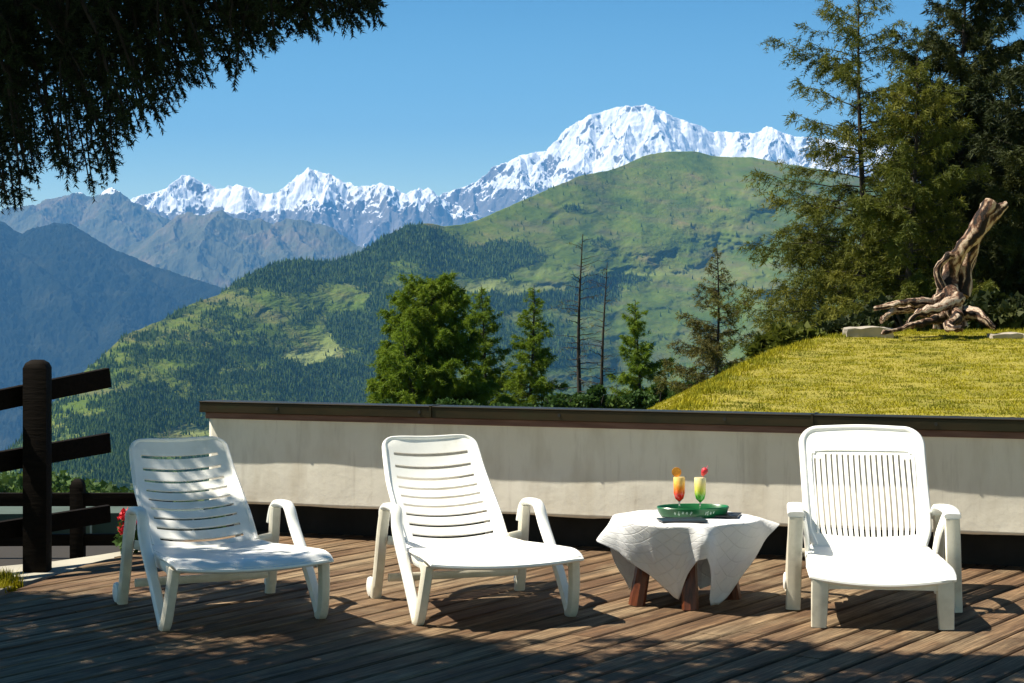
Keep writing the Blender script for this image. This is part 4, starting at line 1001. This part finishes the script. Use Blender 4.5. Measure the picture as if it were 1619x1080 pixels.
nA, nV = 216, 44
V = []; 
for j in range(nV+1):
    v = j/nV
    for i in range(nA):
        V.append(cloth(i/nA, v if j else 0))
V = np.array(V); Fc = [(j*nA+i, j*nA+(i+1) % nA, (j+1)*nA+(i+1) % nA, (j+1)*nA+i) for j in range(nV) for i in range(nA)]
V[:, 2] += .004*fbm(V[:, 0]*9, V[:, 1]*9+V[:, 2]*6, 4, 66)
m = Mt('damask', .85, .2)
def qline(nm): return m.ramp(m.math('FRACT', m.attr(nm)), [(.0, 1), (.07, 0), (.93, 0), (1, 1)])
ln = m.math('MAXIMUM', qline('qa'), qline('qb'))
m.color(m.mix(m.math('MULTIPLY', ln, .2), (.76, .76, .76), (.46, .46, .47))); m.bump(m.math('SUBTRACT', m.noise(14, 5, .65), m.math('MULTIPLY', ln, .5)), .4, .012)
t_ = m.n('ShaderNodeBsdfTranslucent', Color=(.75, .76, .78, 1)); x_ = m.n('ShaderNodeMixShader'); x_.inputs[0].default_value = .18
m.l(m.b.outputs[0], x_.inputs[1]); m.l(t_.outputs[0], x_.inputs[2]); m.l(x_.outputs[0], m.out.inputs[0])
aa = np.tile(np.arange(nA)/nA*11, nV+1); vv_ = np.repeat(np.arange(nV+1)/nV, nA); dd_ = np.where(vv_ < .45, vv_/.45*.31, .31+(vv_-.45)/.55*.36)/.062
o = np_mesh('tablecloth', V, Fc, m.m, None, True, {'qa': aa*2+dd_*.9, 'qb': aa*2-dd_*.9}); o.location = (tc[0], tc[1], 0)
md = o.modifiers.new('thickness', 'SOLIDIFY'); md.thickness = .0015
tag(o, 'white damask cloth draped in points over the low wooden table', 'tablecloth')

GREEN = plain('green_lacquer', (.008, .11, .035), .3, .35, 12, .1); PALEG = plain('pale_print', (.42, .55, .45), .5)
zt = .379
tr = empty('serving_tray', (tc[0]+.035, tc[1]+.03, zt), R(6), 'oval green tray with raised rim and faded white pattern on the tablecloth', 'tray')
def ovl(prof, n=44):
    g = MB()
    g.lathe(prof, n=n); g.v = [(x, y*.62, z) for x, y, z in g.v]; return g
ovl([(0, .004), (.140, .004), (.152, .038), (.158, .042), (.162, .038), (.154, .016), (.144, .0), (0, .0)]).build('tray_body', GREEN, tr, 40)
rnd = random.Random(3)
for ga in (np.arange(-130, -95, 7), np.arange(-78, -58, 5)):
  g = MB()
  for a0 in ga:
    ar = R(a0)
    for q_ in range(3):
        r_ = .151; z0 = .010+rnd.random()*.012; da = rnd.random()*.04
        g.sweep([((r_+.001)*math.cos(ar+da), (r_+.001)*.62*math.sin(ar+da)-.003, z0), ((r_+.0015)*math.cos(ar+da+.02), (r_+.0015)*.62*math.sin(ar+da+.02)-.003, z0+.008)], (.0022, .0012), 6, 2, (1, 0, 0))
  g.build('pattern', PALEG, tr)
NAVY = plain('dark_cover', (.015, .02, .028), .35, .3, 20, 0)
def booklet(x, y, z, rz, w_, d_, label):
    g = MB(); g.box((-w_/2, -d_/2, 0), (w_/2, d_/2, .007)); o = g.build('booklet', NAVY, None, bevel=.001); o.location = (x, y, z); o.rotation_euler.z = rz; tag(o, label, 'booklet', 'booklets on the table')
booklet(tc[0]-.03, tc[1]-.16, zt+.001, R(8), .20, .12, 'dark flat booklet in front of the green tray')
booklet(tc[0]+.19, tc[1]+.02, zt+.001, R(-14), .10, .14, 'dark flat booklet at the right end of the green tray')

GL_ = Mt('clear_glass', .02, .5); GL_.color((1, 1, 1)); GL_.b.inputs['Transmission Weight'].default_value = 1; GL_.b.inputs['IOR'].default_value = 1.3; GL_ = GL_.m
def drink_mat(name, stops):
    m = Mt(name, .25, .4); c = m.n('ShaderNodeTexCoord'); s = m.n('ShaderNodeSeparateXYZ'); m.l(c.outputs['Object'], s.inputs[0])
    f = m.math('MULTIPLY', m.math('SUBTRACT', s.outputs[2], .062), 1/.108); m.color(m.ramp(f, stops)); 
    m.b.inputs['Coat Weight'].default_value = .6; return m.m
def cocktail(x, y, stops, label, fruit):
    t = empty('cocktail_glass', (x, y, zt+.005), 0, label, 'drink', 'cocktails on the tray')
    g = MB(); g.lathe([(0, 0), (.026, 0), (.027, .002), (.006, .006), (.004, .012), (.0035, .058), (.006, .064)], n=28); g.build('glass', GL_, t, 50)
    g = MB(); g.lathe([(0, .062), (.006, .064), (.0185, .076), (.0245, .100), (.0262, .168), (.0252, .170), (0, .170)], n=28); g.build('liquid', drink_mat('drink_'+fruit, stops), t, 50)
    if fruit == 'orange':
        g = MB(); vs = []; nn = 28
        for dy in (-.003, .003):
            vs.append((-.012, dy, .192)); vs += [(-.012+.021*math.cos(6.2832*j/nn), dy, .192+.021*math.sin(6.2832*j/nn)) for j in range(nn)]
        fs = [(0, 1+j, 1+(j+1) % nn) for j in range(nn)]+[(nn+1, nn+2+(j+1) % nn, nn+2+j) for j in range(nn)]+[(1+j, nn+2+j, nn+2+(j+1) % nn, 1+(j+1) % nn) for j in range(nn)]
        g.add(vs, fs); g.build('fruit_slice', plain('orange_flesh', (.85, .33, .03), .45, .3, 90), t, 40)
    else:
        g = MB(); g.lathe([(0, -.022), (.006, -.018), (.013, -.004), (.015, .008), (.010, .016), (0, .018)], n=20)
        rr = R(-28); g.v = [(x_*math.cos(rr)-z_*math.sin(rr)+.018, y_, x_*math.sin(rr)+z_*math.cos(rr)+.196) for x_, y_, z_ in g.v]; g.build('strawberry', plain('strawberry_skin', (.55, .02, .03), .4, .4, 120, .3), t, 60)
        g = MB(); g.sweep([(.012, .004, .165), (.034, .004, .222)], (.0018, .0018), 6, 2); g.build('straw', plain('pink_straw', (.7, .2, .25), .5), t, 40)
YC = tc[1]-.02
cocktail((1074-CX)/F*YC, YC, [(0, (.70, .006, .004)), (.30, (.80, .02, .006)), (.52, (.88, .22, .02)), (.8, (.90, .50, .07)), (1, (.92, .66, .22))], 'orange and red cocktail with an orange slice, left glass on the tray', 'orange')
cocktail((1107-CX)/F*(YC-.02), YC-.02, [(0, (.02, .26, .01)), (.25, (.07, .42, .02)), (.48, (.62, .66, .08)), (.75, (.86, .68, .20)), (1, (.92, .80, .42))], 'yellow and green cocktail with a strawberry, right glass on the tray', 'strawberry')
